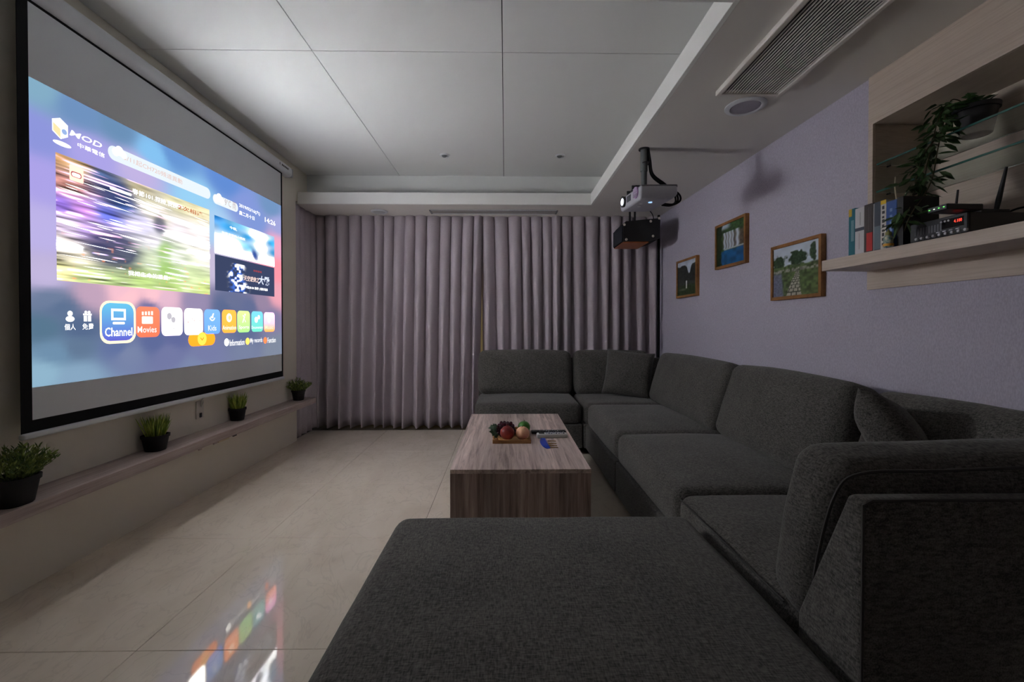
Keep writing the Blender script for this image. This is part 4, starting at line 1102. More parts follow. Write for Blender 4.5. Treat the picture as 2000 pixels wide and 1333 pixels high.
for (p0, p1, zt, c, lab, nm) in bpx:
    ya = on_x(p0, 490, FX0).y; yb = on_x(p1, 490, FX0).y
    yc = (ya + yb) / 2; w = (ya - yb) - .001; h = zt - SH; dp = .145
    xs = wall_x(yc) - .232
    t = thing('book', lab, 'book', (xs + dp / 2, yc, SH), WTH, 'books on the oak ledge')
    cm = mat('book_' + nm, c, .55)
    bm = B(); box(bm, -dp / 2, -dp / 2 + .0025, -w / 2, w / 2, 0, h); box(bm, -dp / 2 + .0025, dp / 2, -w / 2, -w / 2 + .002, 0, h); box(bm, -dp / 2 + .0025, dp / 2, w / 2 - .002, w / 2, 0, h)
    part('cover', bm, cm, t, local=True)
    part('pages', box(B(), -dp / 2 + .0025, dp / 2 - .004, -w / 2 + .002, w / 2 - .002, .003, h - .003), mat('paper', rgb(206, 198, 182), .9), t, local=True)
    def band(z0, z1, col, n_, y0=-.5, y1=.5): part('spine_band', box(B(), -dp / 2 - .0006, -dp / 2, w * y0, w * y1, z0 * h, z1 * h), mat(n_, col, .6), t, local=True)
    if nm == 'teal': band(.84, 1, rgb(206, 170, 60), 'band_yellow', .0, .5); band(.3, .75, rgb(110, 150, 160), 'band_pale_teal', -.35, .1)
    if nm == 'white':
        band(.50, .57, rgb(60, 66, 80), 'band_slate', -.5, .5)
        band(.62, .9, rgb(168, 166, 168), 'band_grey', -.12, -.02); band(.1, .45, rgb(186, 176, 176), 'band_pinkgrey', .0, .08)
    if nm == 'brown': band(.02, .40, rgb(190, 42, 40), 'band_red', -.5, .22); band(.43, .93, rgb(90, 84, 82), 'band_taupe', -.1, .0)
    if nm == 'slate': band(.02, .50, rgb(104, 118, 128), 'band_pale_slate', -.5, .5)
    if nm == 'lettered':
        band(.92, 1, rgb(226, 188, 34), 'band_bright_yellow')
        for k in range(9): band(.08 + k * .092, .08 + k * .092 + .045 + .012 * (k % 3), rgb(64, 62, 62), 'ink_dark', -.18 - .06 * (k % 2), .22)
    if nm == 'blue':
        for k in range(4): band(.35 + k * .14, .42 + k * .14, rgb(110, 140, 190), 'ink_paleblue', -.1, .15)

# little jar in front of the blue book
p = on_z(1737, 483, SH)
jr = thing('decorated_jar', 'tiny teal and gold decorated jar at the foot of the blue book', 'jar', (p.x - .004, p.y, SH))
bm = B(); lathe(bm, [(.014, 0), (.017, .004), (.017, .012), (.016, .016), (.0165, .034), (.013, .042), (.009, .047)], seg=20); part('body', bm, mat('jar_teal', rgb(40, 116, 132), .25, col2=rgb(208, 206, 180), nscale=90), jr, smooth=True, local=True)
bm = B(); lathe(bm, [(.0174, .003), (.0178, .006), (.0178, .010), (.0174, .013)], seg=20); part('gold_band', bm, mat('jar_gold', rgb(222, 160, 60), .35, metal=.3), jr, smooth=True, local=True)
bm = B(); lathe(bm, [(.0095, .046), (.0105, .05), (.010, .058), (.004, .064), (.003, .07)], seg=16); part('stopper', bm, mat('jar_lid', rgb(150, 150, 90), .4), jr, smooth=True, local=True)

# amplifier
A0, A1 = on_z(1766, 478, SH), on_z(1882, 456, SH)
ay_far, ay_near = A0.y, A1.y; axf = wall_x((ay_far + ay_near) / 2) - .222
am = thing('amplifier', 'black karaoke amplifier with knobs, sliders and a red digital display', 'amplifier', (axf + .15, (ay_far + ay_near) / 2, SH), WTH)
aw = (ay_far - ay_near) / 2; AH = .072
M_amp = mat('amp_black', rgb(18, 19, 22), .4)
part('case', box(B(), -.142, .15, -aw, aw, .006, AH, .002, 1), M_amp, am, local=True)
fpn = part('front_panel', box(B(), -.150, -.142, -aw, aw, .004, AH, .002, 1), mat('amp_panel', rgb(34, 36, 42), .45), am, local=True)
for sy in (-1, 1):
    for x in (-.11, .11):
        bm = B(); cyl(bm, (x, sy * (aw - .03), 0), (x, sy * (aw - .03), .007), .012, seg=12); part('foot', bm, M_black, am, local=True)
for k in range(9):
    y = aw - .03 - k * .0215
    bm = B(); cyl(bm, (-.150, y, .0125), (-.158, y, .0125), .0052, .0046, 12); part('knob', bm, mat('knob_silver', rgb(190, 190, 196), .35), fpn, smooth=True, local=True)
for k in range(10):
    y = aw - .022 - k * .0105
    s_ = part('slider_slot', box(B(), -.1506, -.150, y - .0028, y + .0028, .026, .052), mat('slot_grey', rgb(96, 98, 104), .5), fpn, local=True)
part('display_window', box(B(), -.1508, -.150, -aw + .012, -aw + .085, .030, .062), mat('display_dark', rgb(10, 10, 12), .15), fpn, local=True)
M = Matrix(((0, 0, -1, -.1512), (-1, 0, 0, -aw + .030), (0, 1, 0, .050), (0, 0, 0, 1)))
bm = text_fit('4.100', .026, .011, M, .01); part('display_digits', bm, mat('red_led', (.9, .05, .03, 1), .4, emit=(1, .05, .03, 1), estr=.55), fpn, local=True)
for k in range(3):
    bm = B(); cyl(bm, (-.150, -aw + .060 + k * .0125, .056), (-.1535, -aw + .060 + k * .0125, .056), .0034, seg=10); part('button', bm, mat('button_white', rgb(200, 200, 206), .4), fpn, local=True)
for k in range(4): part('button', box(B(), -.1535, -.150, -aw + .024 + k * .022, -aw + .036 + k * .022, .0205, .0238), mat('button_white', rgb(200, 200, 206), .4), fpn, local=True)
# rear aerial of the amplifier
R = wm(am).inverted()
a, b = R @ on_x(1939, 418, 1.83), R @ on_x(1966, 326, 1.83)
a.z = AH - .004
bm = B(); cyl(bm, a, a.lerp(b, .45), .0055, .0085, 10); cyl(bm, a.lerp(b, .45), b, .0085, .0045, 10); part('antenna', bm, M_black, am, smooth=True, local=True)
# cable loop behind
bm = B(); tube(bm, [on_x(1962, 419, 1.86), on_x(1978, 411, 1.86), on_x(2000, 405, 1.87), on_x(2040, 402, 1.9)], .0035, 6); single('power_cord', bm, M_blackm, 'black cord curving behind the amplifier in the niche', 'cord', smooth=True)
# router on the amplifier
TZ = SH + AH
r0, r1 = on_z(1800, 419, TZ), on_z(1856, 409, TZ)
rt = thing('router', 'small black router with green lights and a short aerial on the amplifier', 'router', ((r0.x + r1.x) / 2 + .06, (r0.y + r1.y) / 2, TZ), WTH)
rw = (r0.y - r1.y) / 2
part('case', box(B(), -.055, .07, -rw, rw, 0, .020, .003, 1), M_amp, rt, local=True)
part('front_strip', box(B(), -.058, -.055, -rw + .002, rw - .002, .002, .018, .001, 1), mat('router_front', rgb(66, 70, 76), .4), rt, local=True)
for k, g in enumerate((1, 1, 0, 1)):
    y = -rw + .010 + k * .016
    part('indicator_light', box(B(), -.0595, -.058, y - .002, y + .002, .009, .0115), mat('led_green', (.1, .8, .1, 1), .4, emit=(.15, 1, .12, 1), estr=.45) if g else mat('led_white', (.8, .9, .8, 1), .4, emit=(.8, 1, .7, 1), estr=.4), rt, local=True)
R = wm(rt).inverted(); xa = rt.location.x + .05
a, b = R @ on_x(1866, 398, xa), R @ on_x(1871, 371, xa); a.z = .012; a.y = max(a.y, -rw + .004)
bm = B(); cyl(bm, a, b, .0042, .003, 8); part('antenna', bm, M_black, rt, smooth=True, local=True)
# second small box, to the right of the lights
s0, s1 = on_x(1862, 411, 1.66), on_x(1912, 400, 1.66)
tb = thing('set_top_box', 'flat black set-top box without lights on top of the amplifier', 'set-top box', (1.70, (s0.y + s1.y) / 2 - .006, TZ), WTH)
sw = (s0.y - s1.y) / 2
part('case', box(B(), -.04, .07, -sw, sw, 0, .022, .002, 1), M_black, tb, local=True)
part('lid', box(B(), -.038, .068, -sw + .002, sw - .002, .022, .026, .001, 1), M_amp, tb, local=True)
# pale cable rising to the niche
bm = B(); tube(bm, [on_x(1752, 412, 1.74), on_x(1751, 390, 1.75), on_x(1748, 366, 1.76), on_x(1749, 346, 1.76)], .003, 6)
for v in bm.verts: pass
pc = single('pale_cord', bm, mat('cream_cord', rgb(176, 164, 140), .6), 'thin cream cord standing up behind the books in the niche', 'cord', smooth=True)

# ivy
pc_ = on_z(1906, 262, G1 + .004)
iv = thing('trailing_ivy', 'trailing ivy in a dark pot on the upper glass shelf, hanging down to the ledge', 'plant', (pc_.x, pc_.y, G1 + .004))
bm = B(); lathe(bm, [(.044, 0), (.048, .003), (.064, .086), (.064, .089), (.070, .089), (.071, .106), (.064, .106), (.062, .098), (.001, .096)], seg=28)
part('pot', bm, mat('ivy_pot', rgb(44, 44, 46), .6), iv, smooth=True, local=True)
lf = B()
pts = [(0, 0, 0), (.3, .16, .03), (.62, .17, .02), (1.0, 0, -.06), (.62, -.17, .02), (.3, -.16, .03)]
vv = [lf.verts.new((a, b, c)) for a, b, c in pts]; mid = lf.verts.new((.45, 0, -.04))
for i in range(6): lf.faces.new((vv[i], vv[(i + 1) % 6], mid))
leaf_me = to_mesh('leaf', lf, M_leaf)
R = wm(iv).inverted()
paths = [[(1896, 214, 1.90), (1868, 205, 1.86), (1848, 207, 1.80), (1832, 235, 1.735), (1822, 275, 1.715), (1812, 315, 1.70), (1805, 355, 1.69), (1795, 395, 1.66)],
         [(1890, 215, 1.90), (1860, 225, 1.84), (1835, 262, 1.735), (1806, 300, 1.70), (1790, 345, 1.69), (1784, 385, 1.64), (1776, 408, 1.55), (1766, 430, 1.495), (1752, 455, 1.488), (1742, 472, 1.488)],
         [(1892, 212, 1.90), (1872, 196, 1.86), (1855, 200, 1.80), (1842, 245, 1.74), (1830, 300, 1.715), (1822, 345, 1.70), (1806, 380, 1.64), (1786, 408, 1.53), (1774, 430, 1.49), (1766, 452, 1.488)]]
nleaf = 0
for ip, P in enumerate(paths):
    pts = [R @ on_x(x, y, X) for x, y, X in P]
    bm = B(); tube(bm, pts, .0022, 5); part('vine', bm, mat('vine_brown', rgb(64, 58, 34), .8), iv, smooth=True, local=True)
    cm = catmull(pts, 10)
    for i, p in enumerate(cm):
        for k in range(2 if i % 3 == 0 else 1 + (ip != 1 or i % 2)):
            if nleaf >= 266: break
            a = random.uniform(0, 6.283); s = random.uniform(.042, .066)
            q = p + Vector((math.cos(a), math.sin(a), random.uniform(-.4, .6))) * random.uniform(.004, .042)
            o = inst('leaf', leaf_me, iv, q, (random.uniform(-.7, .7), random.uniform(-.2, 1.1), a), (s, s * random.uniform(.9, 1.3), s)); nleaf += 1
for k in range(26):
    a = random.uniform(0, 6.283); r = random.uniform(.0, .06); s = random.uniform(.026, .042)
    inst('leaf', leaf_me, iv, (r * math.cos(a) - .02, r * math.sin(a) + .012, .105 + random.uniform(0, .03)), (random.uniform(-.5, .5), random.uniform(-.6, .4), a), (s, s * 1.2, s))

# ------------------------------------------------------------------ sofa
SFZ = .44        # seat height at the edge
def leg(t, x, y):
    bm = B(); cyl(bm, (x, y, .062), (x, y, 0), .026, .018, 12); part('leg', bm, M_black, t, smooth=True)
def seat(t, x0, x1, y0, y1, seed, crown=.022, z0=.255, z1=SFZ):
    M = Matrix.Translation(((x0 + x1) / 2, (y0 + y1) / 2, (z0 + z1) / 2))
    bm = B(); pillowbox(bm, (x1 - x0) / 2 - .013, (y1 - y0) / 2 - .013, (z1 - z0) / 2, .045, 9, crown=(.010, .010, crown), wob=.004, seed=seed, M=M)
    return part('seat_cushion', bm, M_sofa, t, smooth='all')
def base(t, x0, x1, y0, y1):
    bm = B(); pillowbox(bm, (x1 - x0) / 2 - .004, (y1 - y0) / 2 - .004, .102, .014, 3, M=Matrix.Translation(((x0 + x1) / 2, (y0 + y1) / 2, .160))); part('base', bm, M_sofa, t, smooth='all')
    for x in (x0 + .07, x1 - .07):
        for y in (y0 + .07, y1 - .07): leg(t, x, y)
def backcushion(t, c0, c1, along, ang, w, seed, thick=.085, h=.215):
    """c0: centre of the foot, upright leaning by ang; along: 'x' or 'y'; facing handled by ang's sign"""
    if along == 'x': Rm = Matrix.Rotation(ang, 4, 'X')
    else: Rm = Matrix.Rotation(ang, 4, 'Y') @ Matrix.Rotation(math.pi / 2, 4, 'Z')
    M = Matrix.Translation(Vector(c0)) @ Rm @ Matrix.Translation((0, 0, h))
    bm = B(); pillowbox(bm, w / 2 - .004, thick, h, .060, 9, crown=(.012, .030, .012), wob=.006, seed=seed, M=M)
    return part('back_cushion', bm, M_sofa, t, smooth='all'), M
def backframe(t, pts, d):
    bm = B(); prism(bm, pts, d)
    bmesh.ops.bevel(bm, geom=list(bm.edges), offset=.012, segments=3, affect='EDGES', profile=.5)
    return part('back_frame', bm, M_sofa, t, smooth=True)
FX, BXR = .68, 1.645
YA, YBK = 3.75, 4.62
GRP = 'sections of the charcoal U-shaped sofa'
ZB, ZT = .258, .775
LEAN = .30
# back row, armless section (A) and corner (C)
XA0, XAC = -.275, .665
A = thing('sofa_section', 'charcoal armless sofa section standing against the grey curtain', 'sofa', ((XA0 + XAC) / 2, 4.18, 0), 0, GRP)
base(A, XA0, XAC, YA, YBK); seat(A, XA0, XAC, YA, YBK - .20, 1.0)
backframe(A, [(XA0 + .004, YBK - .19, ZB), (XA0 + .004, YBK, ZB), (XA0 + .004, YBK, ZT), (XA0 + .004, YBK - .05, ZT)], (XAC - XA0 - .008, 0, 0))
backcushion(A, ((XA0 + XAC) / 2, YBK - .275, .435), None, 'x', -LEAN * .75, XAC - XA0 - .02, 2.0)
Cc = thing('sofa_corner_section', 'charcoal sofa corner section where curtain and lavender wall meet', 'sofa', (1.15, 4.18, 0), 0, GRP)
base(Cc, XAC, BXR, YA, YBK); seat(Cc, XAC, BXR - .18, YA, YBK - .20, 3.0, crown=.012)
backframe(Cc, [(XAC + .004, YBK - .19, ZB), (XAC + .004, YBK, ZB), (XAC + .004, YBK, ZT), (XAC + .004, YBK - .05, ZT)], (BXR - XAC - .008, 0, 0))
backframe(Cc, [(BXR - .17, YA + .004, ZB), (BXR, YA + .004, ZB), (BXR, YA + .004, ZT), (BXR - .05, YA + .004, ZT)], (0, YBK - YA - .21, 0))
backcushion(Cc, ((XAC + BXR - .22) / 2, YBK - .275, .435), None, 'x', -LEAN * .75, BXR - XAC - .24, 4.0)
# right run
Y12, Y01 = 2.735, 1.752
def right_section(y0, y1, lab, seed, ext=0.0):
    t = thing('sofa_section', lab, 'sofa', (1.16, (y0 + y1) / 2, 0), 0, GRP)
    base(t, FX, BXR, y0, y1); seat(t, FX, BXR - .18, y0, y1, seed, crown=.03)
    backframe(t, [(BXR - .19, y0 + .004, ZB), (BXR, y0 + .004, ZB), (BXR, y0 + .004, ZT), (BXR - .05, y0 + .004, ZT)], (0, y1 - y0 - .008, 0))
    backcushion(t, (BXR - .285, (y0 + y1 + ext) / 2, .430), None, 'y', LEAN, y1 - y0 - .03 + ext, seed + .5, thick=.095, h=.222)
    return t
right_section(Y12, YA, 'charcoal sofa section under the small gorge and waterfall pictures', 6.0, .24)
right_section(Y01, Y12, 'charcoal sofa section under the stone path picture, opposite the coffee table', 8.0)
# near corner with its back to the viewer
XN0, YN0 = .668, .812
N = thing('sofa_corner_section', 'charcoal sofa corner section with leaning back cushion, beside the ottoman', 'sofa', (1.16, 1.28, 0), 0, GRP)
base(N, XN0, BXR, YN0, Y01)
sN = seat(N, XN0, BXR - .18, YN0 + .18, Y01, 10.0, crown=.02)
fr = backframe(N, [(XN0, YN0 + .185, .10), (XN0, YN0 + .185, .45), (XN0, YN0 + .04, ZT), (XN0, YN0, ZT), (XN0, YN0, .10)], (BXR - XN0, 0, 0))
backframe(N, [(BXR - .17, YN0 + .2, ZB), (BXR, YN0 + .2, ZB), (BXR, YN0 + .2, ZT), (BXR - .05, YN0 + .2, ZT)], (0, Y01 - YN0 - .205, 0))
cb, Mcb = backcushion(N, ((XN0 + BXR) / 2 - .01, YN0 + .245, .418), None, 'x', .26, BXR - XN0 - .02, 11.0, thick=.082, h=.212)
wN = (BXR - XN0 - .02) / 2 - .006
bm = B()
for s in (-1,):
    for yy in (-.082, ):
        tube(bm, [Mcb @ Vector((-wN + .01, yy + .012, -.17)), Mcb @ Vector((-wN - .004, yy + .010, 0)), Mcb @ Vector((-wN + .002, yy + .010, .15)), Mcb @ Vector((-wN + .045, yy + .012, .203)), Mcb @ Vector((-wN + .2, yy + .008, .212)), Mcb @ Vector((0, yy + .006, .221)), Mcb @ Vector((wN - .1, yy + .008, .212))], .0035, 6)
part('piping', bm, mat('piping_charcoal', rgb(64, 62, 60), .9), cb, smooth=True)
bm = B(); tube(bm, [(XN0 + .004, YN0 + .004, .11), (XN0 + .004, YN0 + .004, .45), (XN0 + .004, YN0 + .004, .765), (XN0 + .02, YN0 + .003, .773), (XN0 + .3, YN0 + .003, .773), (BXR - .02, YN0 + .003, .773)], .003, 6, smooth_n=0); part('piping', bm, MATS['piping_charcoal'], fr, smooth=True)
bm = B(); tube(bm, [(XN0 + .012, YN0 + .25, SFZ - .012), (XN0 + .010, 1.4, SFZ - .010), (XN0 + .012, Y01 - .06, SFZ - .012)], .003, 6); part('piping', bm, MATS['piping_charcoal'], sN, smooth=True)
backcushion(N, (BXR - .275, 1.375, .432), None, 'y', LEAN, .66, 12.0)
# ottoman
O = thing('ottoman', 'large square charcoal ottoman between the coffee table and the leaning back cushion', 'ottoman', (.13, 1.03, 0))
OX0, OX1, OY0, OY1 = -.375, .640, .52, 1.535
base(O, OX0 + .01, OX1 - .01, OY0 + .01, OY1 - .01)
M = Matrix.Translation(((OX0 + OX1) / 2, (OY0 + OY1) / 2, .352))
bm = B(); pillowbox(bm, (OX1 - OX0) / 2, (OY1 - OY0) / 2, .097, .05, 14, crown=(.012, .012, .016), wob=.004, seed=20, M=M)
for v in bm.verts:       # dimple where the top is tufted
    d = (Vector((v.co.x, v.co.y)) - Vector((.01, 1.06))).length
    if v.co.z > .4: v.co.z -= .008 * math.exp(-(d / .09) ** 2)
part('seat_cushion', bm, M_sofa, O, smooth='all')

# throw pillows
def pillow(c, rot, s, lab, seed, t=.075):
    bm = B(); n = 18; V = {}
    for side in (1, -1):
        for i in range(n + 1):
            for j in range(n + 1):
                u, v = -1 + 2 * i / n, -1 + 2 * j / n
                k = max(0, (1 - u ** 4)) ** .5 * max(0, (1 - v ** 4)) ** .5
                edge = i in (0, n) or j in (0, n)
                if side == -1 and edge: V[(side, i, j)] = V[(1, i, j)]; continue
                pinch = 1 - .07 * (abs(u) ** 2) * (1 - abs(v)) - 0
                px2 = u * s * (1 - .06 * (1 - v * v) * abs(u) ** 3); pz2 = v * s * (1 - .06 * (1 - u * u) * abs(v) ** 3)
                w_ = .006 * noise.noise(Vector((u * 2.5 + seed, v * 2.5, side)))
                V[(side, i, j)] = bm.verts.new((px2, side * (k * t + w_ * (0 if edge else 1)), pz2))
    for side in (1, -1):
        for i in range(n):
            for j in range(n):
                f = (V[(side, i, j)], V[(side, i + 1, j)], V[(side, i + 1, j + 1)], V[(side, i, j + 1)])
                bm.faces.new(f if side == -1 else tuple(reversed(f)))
    bmesh.ops.recalc_face_normals(bm, faces=bm.faces)
    bm.transform(Matrix.Translation(c) @ rot)
    o = single('throw_pillow', bm, M_sofa, lab, 'pillow', 'charcoal throw pillows', smooth='all')
    return o
pillow(Vector((1.155, 4.13, .66)), Matrix.Rotation(-.30, 4, 'Z') @ Matrix.Rotation(-.36, 4, 'X') @ Matrix.Rotation(.10, 4, 'Y'), .222, 'square charcoal throw pillow leaning in the far sofa corner by the curtain', 1)
pillow(Vector((1.325, 1.42, .660)), Matrix.Rotation(.85, 4, 'Z') @ Matrix.Rotation(-.5, 4, 'X') @ Matrix.Rotation(.35, 4, 'Y'), .215, 'charcoal throw pillow propped in the sofa corner beneath the oak ledge', 4)
# phone on the corner seat
p = on_z(1220, 767, SFZ + .02)
ph = thing('smartphone', 'slim silver-edged phone lying on the corner seat beside the pillow', 'phone', (p.x, p.y, .455), -.12)
part('body', box(B(), -.068, .068, -.033, .033, 0, .008, .003, 2), mat('phone_silver', rgb(176, 178, 180), .35, metal=.4), ph, local=True)
part('screen', box(B(), -.063, .063, -.030, .030, .008, .0088), M_black, ph, local=True)

# ------------------------------------------------------------------ coffee table and what lies on it
TZc = .42
c00, c10, c01, c11 = on_z(881, 917.5, TZc), on_z(1154.5, 917.5, TZc), on_z(920, 808.8, TZc), on_z(1090, 809, TZc)
tx0, tx1 = (c00.x + c01.x) / 2, (c10.x + c11.x) / 2; ty0, ty1 = (c00.y + c10.y) / 2, (c01.y + c11.y) / 2
tb_ = thing('coffee_table', 'low weathered-oak coffee table with solid end panels holding fruit', 'table', ((tx0 + tx1) / 2, (ty0 + ty1) / 2, 0))
part('tabletop', box(B(), tx0, tx1, ty0, ty1, TZc - .020, TZc, .001, 1), M_table, tb_)
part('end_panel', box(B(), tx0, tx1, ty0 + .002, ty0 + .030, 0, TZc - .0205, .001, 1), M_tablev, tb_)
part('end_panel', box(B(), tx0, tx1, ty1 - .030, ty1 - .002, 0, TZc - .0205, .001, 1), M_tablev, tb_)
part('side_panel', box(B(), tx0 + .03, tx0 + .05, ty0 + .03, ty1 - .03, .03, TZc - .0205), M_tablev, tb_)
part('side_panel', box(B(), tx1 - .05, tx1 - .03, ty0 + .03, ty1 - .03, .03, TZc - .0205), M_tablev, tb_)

a, b = on_z(962, 867.5, TZc), on_z(1037, 866.5, TZc); far = on_z(998, 840.5, TZc).y
tr = thing('fruit_tray', 'small square wooden tray carrying fruit on the coffee table', 'tray', ((a.x + b.x) / 2, (a.y + far) / 2, TZc))
w2, d2 = (b.x - a.x) / 2, (far - a.y) / 2
M_tray = wood('tray_wood', rgb(132, 88, 46), rgb(164, 116, 66), rgb(186, 140, 86), (2, 14, 14), 4)
part('tray_floor', box(B(), -w2 + .008, w2 - .008, -d2 + .008, d2 - .008, 0, .008), M_tray, tr, local=True)
for (x0, x1, y0, y1) in ((-w2, w2, -d2, -d2 + .008), (-w2, w2, d2 - .008, d2), (-w2, -w2 + .008, -d2 + .008, d2 - .008), (w2 - .008, w2, -d2 + .008, d2 - .008)):
    part('rim', box(B(), x0, x1, y0, y1, 0, .022, .0015, 1), M_tray, tr, local=True)
FZ = TZc + .008; tcx, tcy = tr.location.x, tr.location.y; tyn = tcy - d2
def fruit(name, x, y, r, m, lab, cat, prof=None, stem=None, sq=1.0):
    t = thing(name, lab, cat, (x, y, FZ))
    n = 12; pr = []
    for i in range(n + 1):
        th = -math.pi / 2 + math.pi * i / n; rr = r * math.cos(th); zz = r * sq * (1 + math.sin(th))
        if i == n: rr = .0015; zz -= r * .12
        if i == 0: rr = r * .25; 
        if prof: rr, zz = prof(rr, zz, i / n, r)
        pr.append((max(rr, .0012), zz))
    bm = B(); lathe(bm, pr, seg=24); part('flesh', bm, m, t, smooth='all', local=True)
    bm = B(); z = pr[-1][1]
    if stem == 'crown':
        for k in range(6):
            a = k * math.pi / 3; prism(bm, [(.006 * math.cos(a - .4), .006 * math.sin(a - .4), z), (.006 * math.cos(a + .4), .006 * math.sin(a + .4), z), (.010 * math.cos(a), .010 * math.sin(a), z + .012)], (-.002 * math.cos(a), -.002 * math.sin(a), 0))
        part('calyx', bm, m, t, local=True)
    else:
        tube(bm, [(0, 0, z - .004), (.001, 0, z + .005), (.004, 0, z + .011)], .0014, 6); part('stalk', bm, mat('stalk_brown', rgb(70, 50, 28), .8), t, local=True)
    return t
M_pom = mat('red_skin', rgb(112, 26, 30), .3, col2=rgb(164, 54, 46), nscale=14)
M_peach = mat('peach_skin', rgb(238, 196, 152), .6, col2=rgb(226, 146, 130), nscale=9)
M_lime = mat('green_skin', rgb(46, 104, 30), .35, col2=rgb(84, 146, 44), nscale=16)
p = on_z(991, 861, FZ); fruit('pomegranate', p.x, tyn + .055, .042, M_pom, 'glossy dark red pomegranate beside the peach on the tray', 'pomegranate', stem='crown')
p = on_z(1021, 861, FZ); fruit('peach', p.x, tyn + .058, .041, M_peach, 'pale pink and yellow peach beside the dark red pomegranate', 'peach', sq=.97)
p = on_z(1022, 846, FZ); fruit('lime', p.x + .004, tyn + .225, .040, M_lime, 'round green lime between the peach and the purple grapes', 'lime', sq=.95)
# grapes with leaves
gb = thing('grape_bunch', 'bunch of dark purple grapes with green leaves heaped on the tray', 'grapes', (tcx - .038, tyn + .195, FZ))
gm = B(); bmesh.ops.create_uvsphere(gm, u_segments=10, v_segments=7, radius=.0115); grape_me = to_mesh('grape', gm, mat('grape_skin', rgb(44, 16, 30), .25, col2=rgb(84, 30, 48), nscale=30), smooth='all')
rg = random.Random(5); placed = []
for layer, (nn, sx, sy) in enumerate(((30, .066, .072), (24, .060, .060), (18, .050, .046), (10, .036, .03))):
    tries = 0; cnt = 0
    while cnt < nn and tries < 900:
        tries += 1
        a = rg.uniform(0, 6.283); q = math.sqrt(rg.random()); v = Vector((sx * q * math.cos(a), sy * q * math.sin(a), .0115 + layer * .0175 + rg.uniform(0, .004)))
        if all((v - w).length > .0195 for w in placed):
            placed.append(v); cnt += 1; inst('grape', grape_me, gb, v, (0, 0, 0), (1, 1, 1.08))
bm = B(); tube(bm, [(-.05, 0, .04), (-.02, .0, .054), (.02, .004, .056), (.05, .0, .05)], .002, 6); part('stalk', bm, mat('stalk_green', rgb(70, 74, 36), .8), gb, local=True)
M_gl = mat('grape_leaf', rgb(28, 50, 32), .6, col2=rgb(52, 84, 54), nscale=40)
lf = B(); ring = []
for k in range(20):
    a = 2 * math.pi * k / 20; r = 1 + .28 * math.cos(5 * a) + .08 * math.cos(10 * a); ring.append(lf.verts.new((r * math.cos(a), r * math.sin(a), -.15 * r * r + .1 * math.cos(3 * a))))
cv = lf.verts.new((0, 0, .05))
for k in range(20): lf.faces.new((ring[k], ring[(k + 1) % 20], cv))
gl_me = to_mesh('leaf', lf, M_gl)
for (x, y, z, rx, ry, rz_, s) in ((-.074, -.030, .050, .5, -.5, .2, .024), (-.070, -.075, .034, .9, -.3, .9, .023), (-.080, .01, .040, -.2, -.6, 2, .022), (-.058, -.09, .018, 1.1, 0, .3, .019), (-.062, -.04, .066, .6, -.2, 1.2, .018)):
    inst('leaf', gl_me, gb, (x, y, z), (rx, ry, rz_), (s, s, s))
M_nut = mat('nut_shell', rgb(150, 96, 54), .7, col2=rgb(190, 134, 86), nscale=60)
for (x, y, lab) in ((-w2 + .024, -d2 + .024, 'small brown nut in the tray corner under the grape leaves'), (w2 - .024, -d2 + .020, 'small brown nut in the tray corner under the peach')):
    bm = B(); bmesh.ops.create_uvsphere(bm, u_segments=14, v_segments=10, radius=.0115)
    for v in bm.verts: v.co *= 1 + .08 * noise.noise(v.co * 200); v.co.z *= .9
    bm.transform(Matrix.Translation((tcx + x, tcy + y, FZ + .0102))); single('nut', bm, M_nut, lab, 'nut', 'nuts on the fruit tray', smooth='all')

# remotes
p0, p1 = on_z(1038, 848, TZc), on_z(1106, 848, TZc)
rb = thing('remote_control', 'slim black remote control lying beside the white one', 'remote', ((p0.x + p1.x) / 2, p0.y + .02, TZc), .02)
hl = (p1.x - p0.x) / 2
bdy = part('body', box(B(), -hl, hl, -.024, .024, 0, .016, .004, 2), M_black, rb, local=True)
for k in range(10):
    for j in range(3): part('button', box(B(), -hl + .05 + k * .014, -hl + .058 + k * .014, -.016 + j * .012, -.009 + j * .012, .016, .0175), M_grey if (k + j) % 4 else M_wplas, bdy, local=True)
p0, p1 = on_z(1049, 857, TZc), on_z(1109, 857, TZc)
rw_ = thing('remote_control', 'thick white remote control with many buttons next to the keys', 'remote', ((p0.x + p1.x) / 2, p0.y + .028, TZc), .03)
hl = (p1.x - p0.x) / 2
bm = B(); pillowbox(bm, hl, .026, .0125, .007, 4, crown=(0, 0, .002)); bm.transform(Matrix.Translation((0, 0, .0125)))
bdy = part('body', bm, mat('remote_white', rgb(206, 206, 202), .45), rw_, smooth=True, local=True)
part('display', box(B(), -hl + .012, -hl + .045, -.018, .018, .0270, .0282), mat('lcd_grey', rgb(70, 76, 72), .2), bdy, local=True)
for k in range(8):
    for j in range(3): part('button', box(B(), -hl + .055 + k * .015, -hl + .064 + k * .015, -.018 + j * .013, -.010 + j * .013, .0262, .0296), mat('button_grey', rgb(130, 134, 150), .5) if (k + j) % 3 else M_wplas, bdy, local=True)
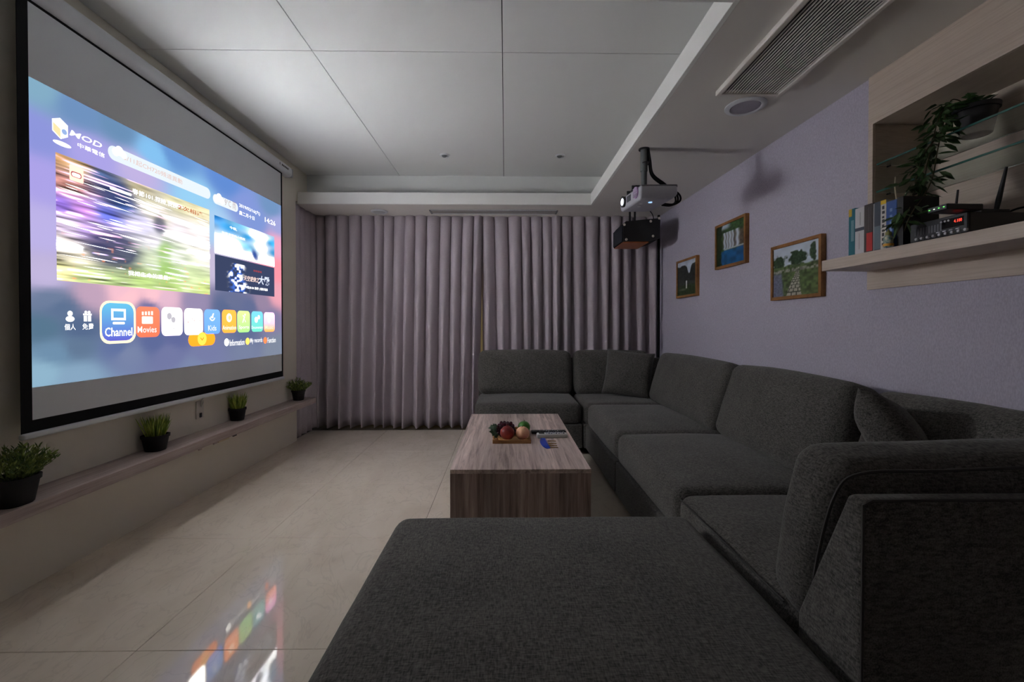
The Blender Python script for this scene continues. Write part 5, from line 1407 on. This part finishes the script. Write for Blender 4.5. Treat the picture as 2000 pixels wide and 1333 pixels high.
# keys on a blue strap
k0 = on_z(1066, 868, TZc)
ky = thing('key_bunch', 'bunch of brass keys with a bright blue strap beside the remotes', 'keys', (k0.x, k0.y, TZc))
L_ = lambda px, py, z: on_z(px, py, TZc + z) - Vector((k0.x, k0.y, TZc))
bm = B(); s0 = [L_(1060, 856, .004), L_(1061, 863, .010), L_(1065, 870, .011), L_(1072, 875.5, .004)]
cmn = catmull(s0, 5); prev = None
for i, p in enumerate(cmn):
    d = (cmn[min(i + 1, len(cmn) - 1)] - cmn[max(i - 1, 0)]).normalized(); sd_ = d.cross(Vector((0, 0, 1))).normalized() * (.012 + .008 * math.sin(i / (len(cmn) - 1) * math.pi))
    cur = [bm.verts.new(p - sd_), bm.verts.new(p + sd_), bm.verts.new(p + sd_ * .8 - Vector((0, 0, .006))), bm.verts.new(p - sd_ * .8 - Vector((0, 0, .006)))]
    if prev:
        for a_ in range(4): bm.faces.new((prev[a_], prev[(a_ + 1) % 4], cur[(a_ + 1) % 4], cur[a_]))
    else: bm.faces.new(cur[::-1])
    prev = cur
bm.faces.new(prev); bmesh.ops.recalc_face_normals(bm, faces=bm.faces)
for v in bm.verts: v.co.z = max(v.co.z, .0005)
part('strap', bm, mat('blue_strap', rgb(22, 66, 190), .35), ky, smooth=True, local=True)
bm = B()
for k in range(20):
    a = 2 * math.pi * k / 20
rgp = [L_(1061, 856, .004) + Vector((.012 * math.cos(a), .012 * math.sin(a), 0)) for a in [2 * math.pi * k / 14 for k in range(15)]]
tube(bm, rgp, .0018, 6, smooth_n=0); part('ring', bm, M_chrome, ky, smooth=True, local=True)
M_brass = mat('brass', rgb(170, 132, 62), .35, metal=.8)
for (x0, y0, x1, y1) in ((1070, 861, 1086, 861.5), (1071, 866, 1087, 866.5), (1072, 870, 1088, 870.5), (1073, 874, 1090, 874)):
    a, b = L_(x0, y0, .003), L_(x1, y1, .003); d = (b - a); n_ = Vector((-d.y, d.x, 0)).normalized()
    bm = B(); prism(bm, [a - n_ * .009, a + d * .35 - n_ * .009, a + d * .4 - n_ * .0035, b - n_ * .0035, b + n_ * .0015, b - d * .1 + n_ * .0045, b - d * .2 + n_ * .002, b - d * .3 + n_ * .0045, a + d * .4 + n_ * .0035, a + d * .35 + n_ * .009, a + n_ * .009], (0, 0, -.0022))
    part('key', bm, M_brass, ky, local=True)
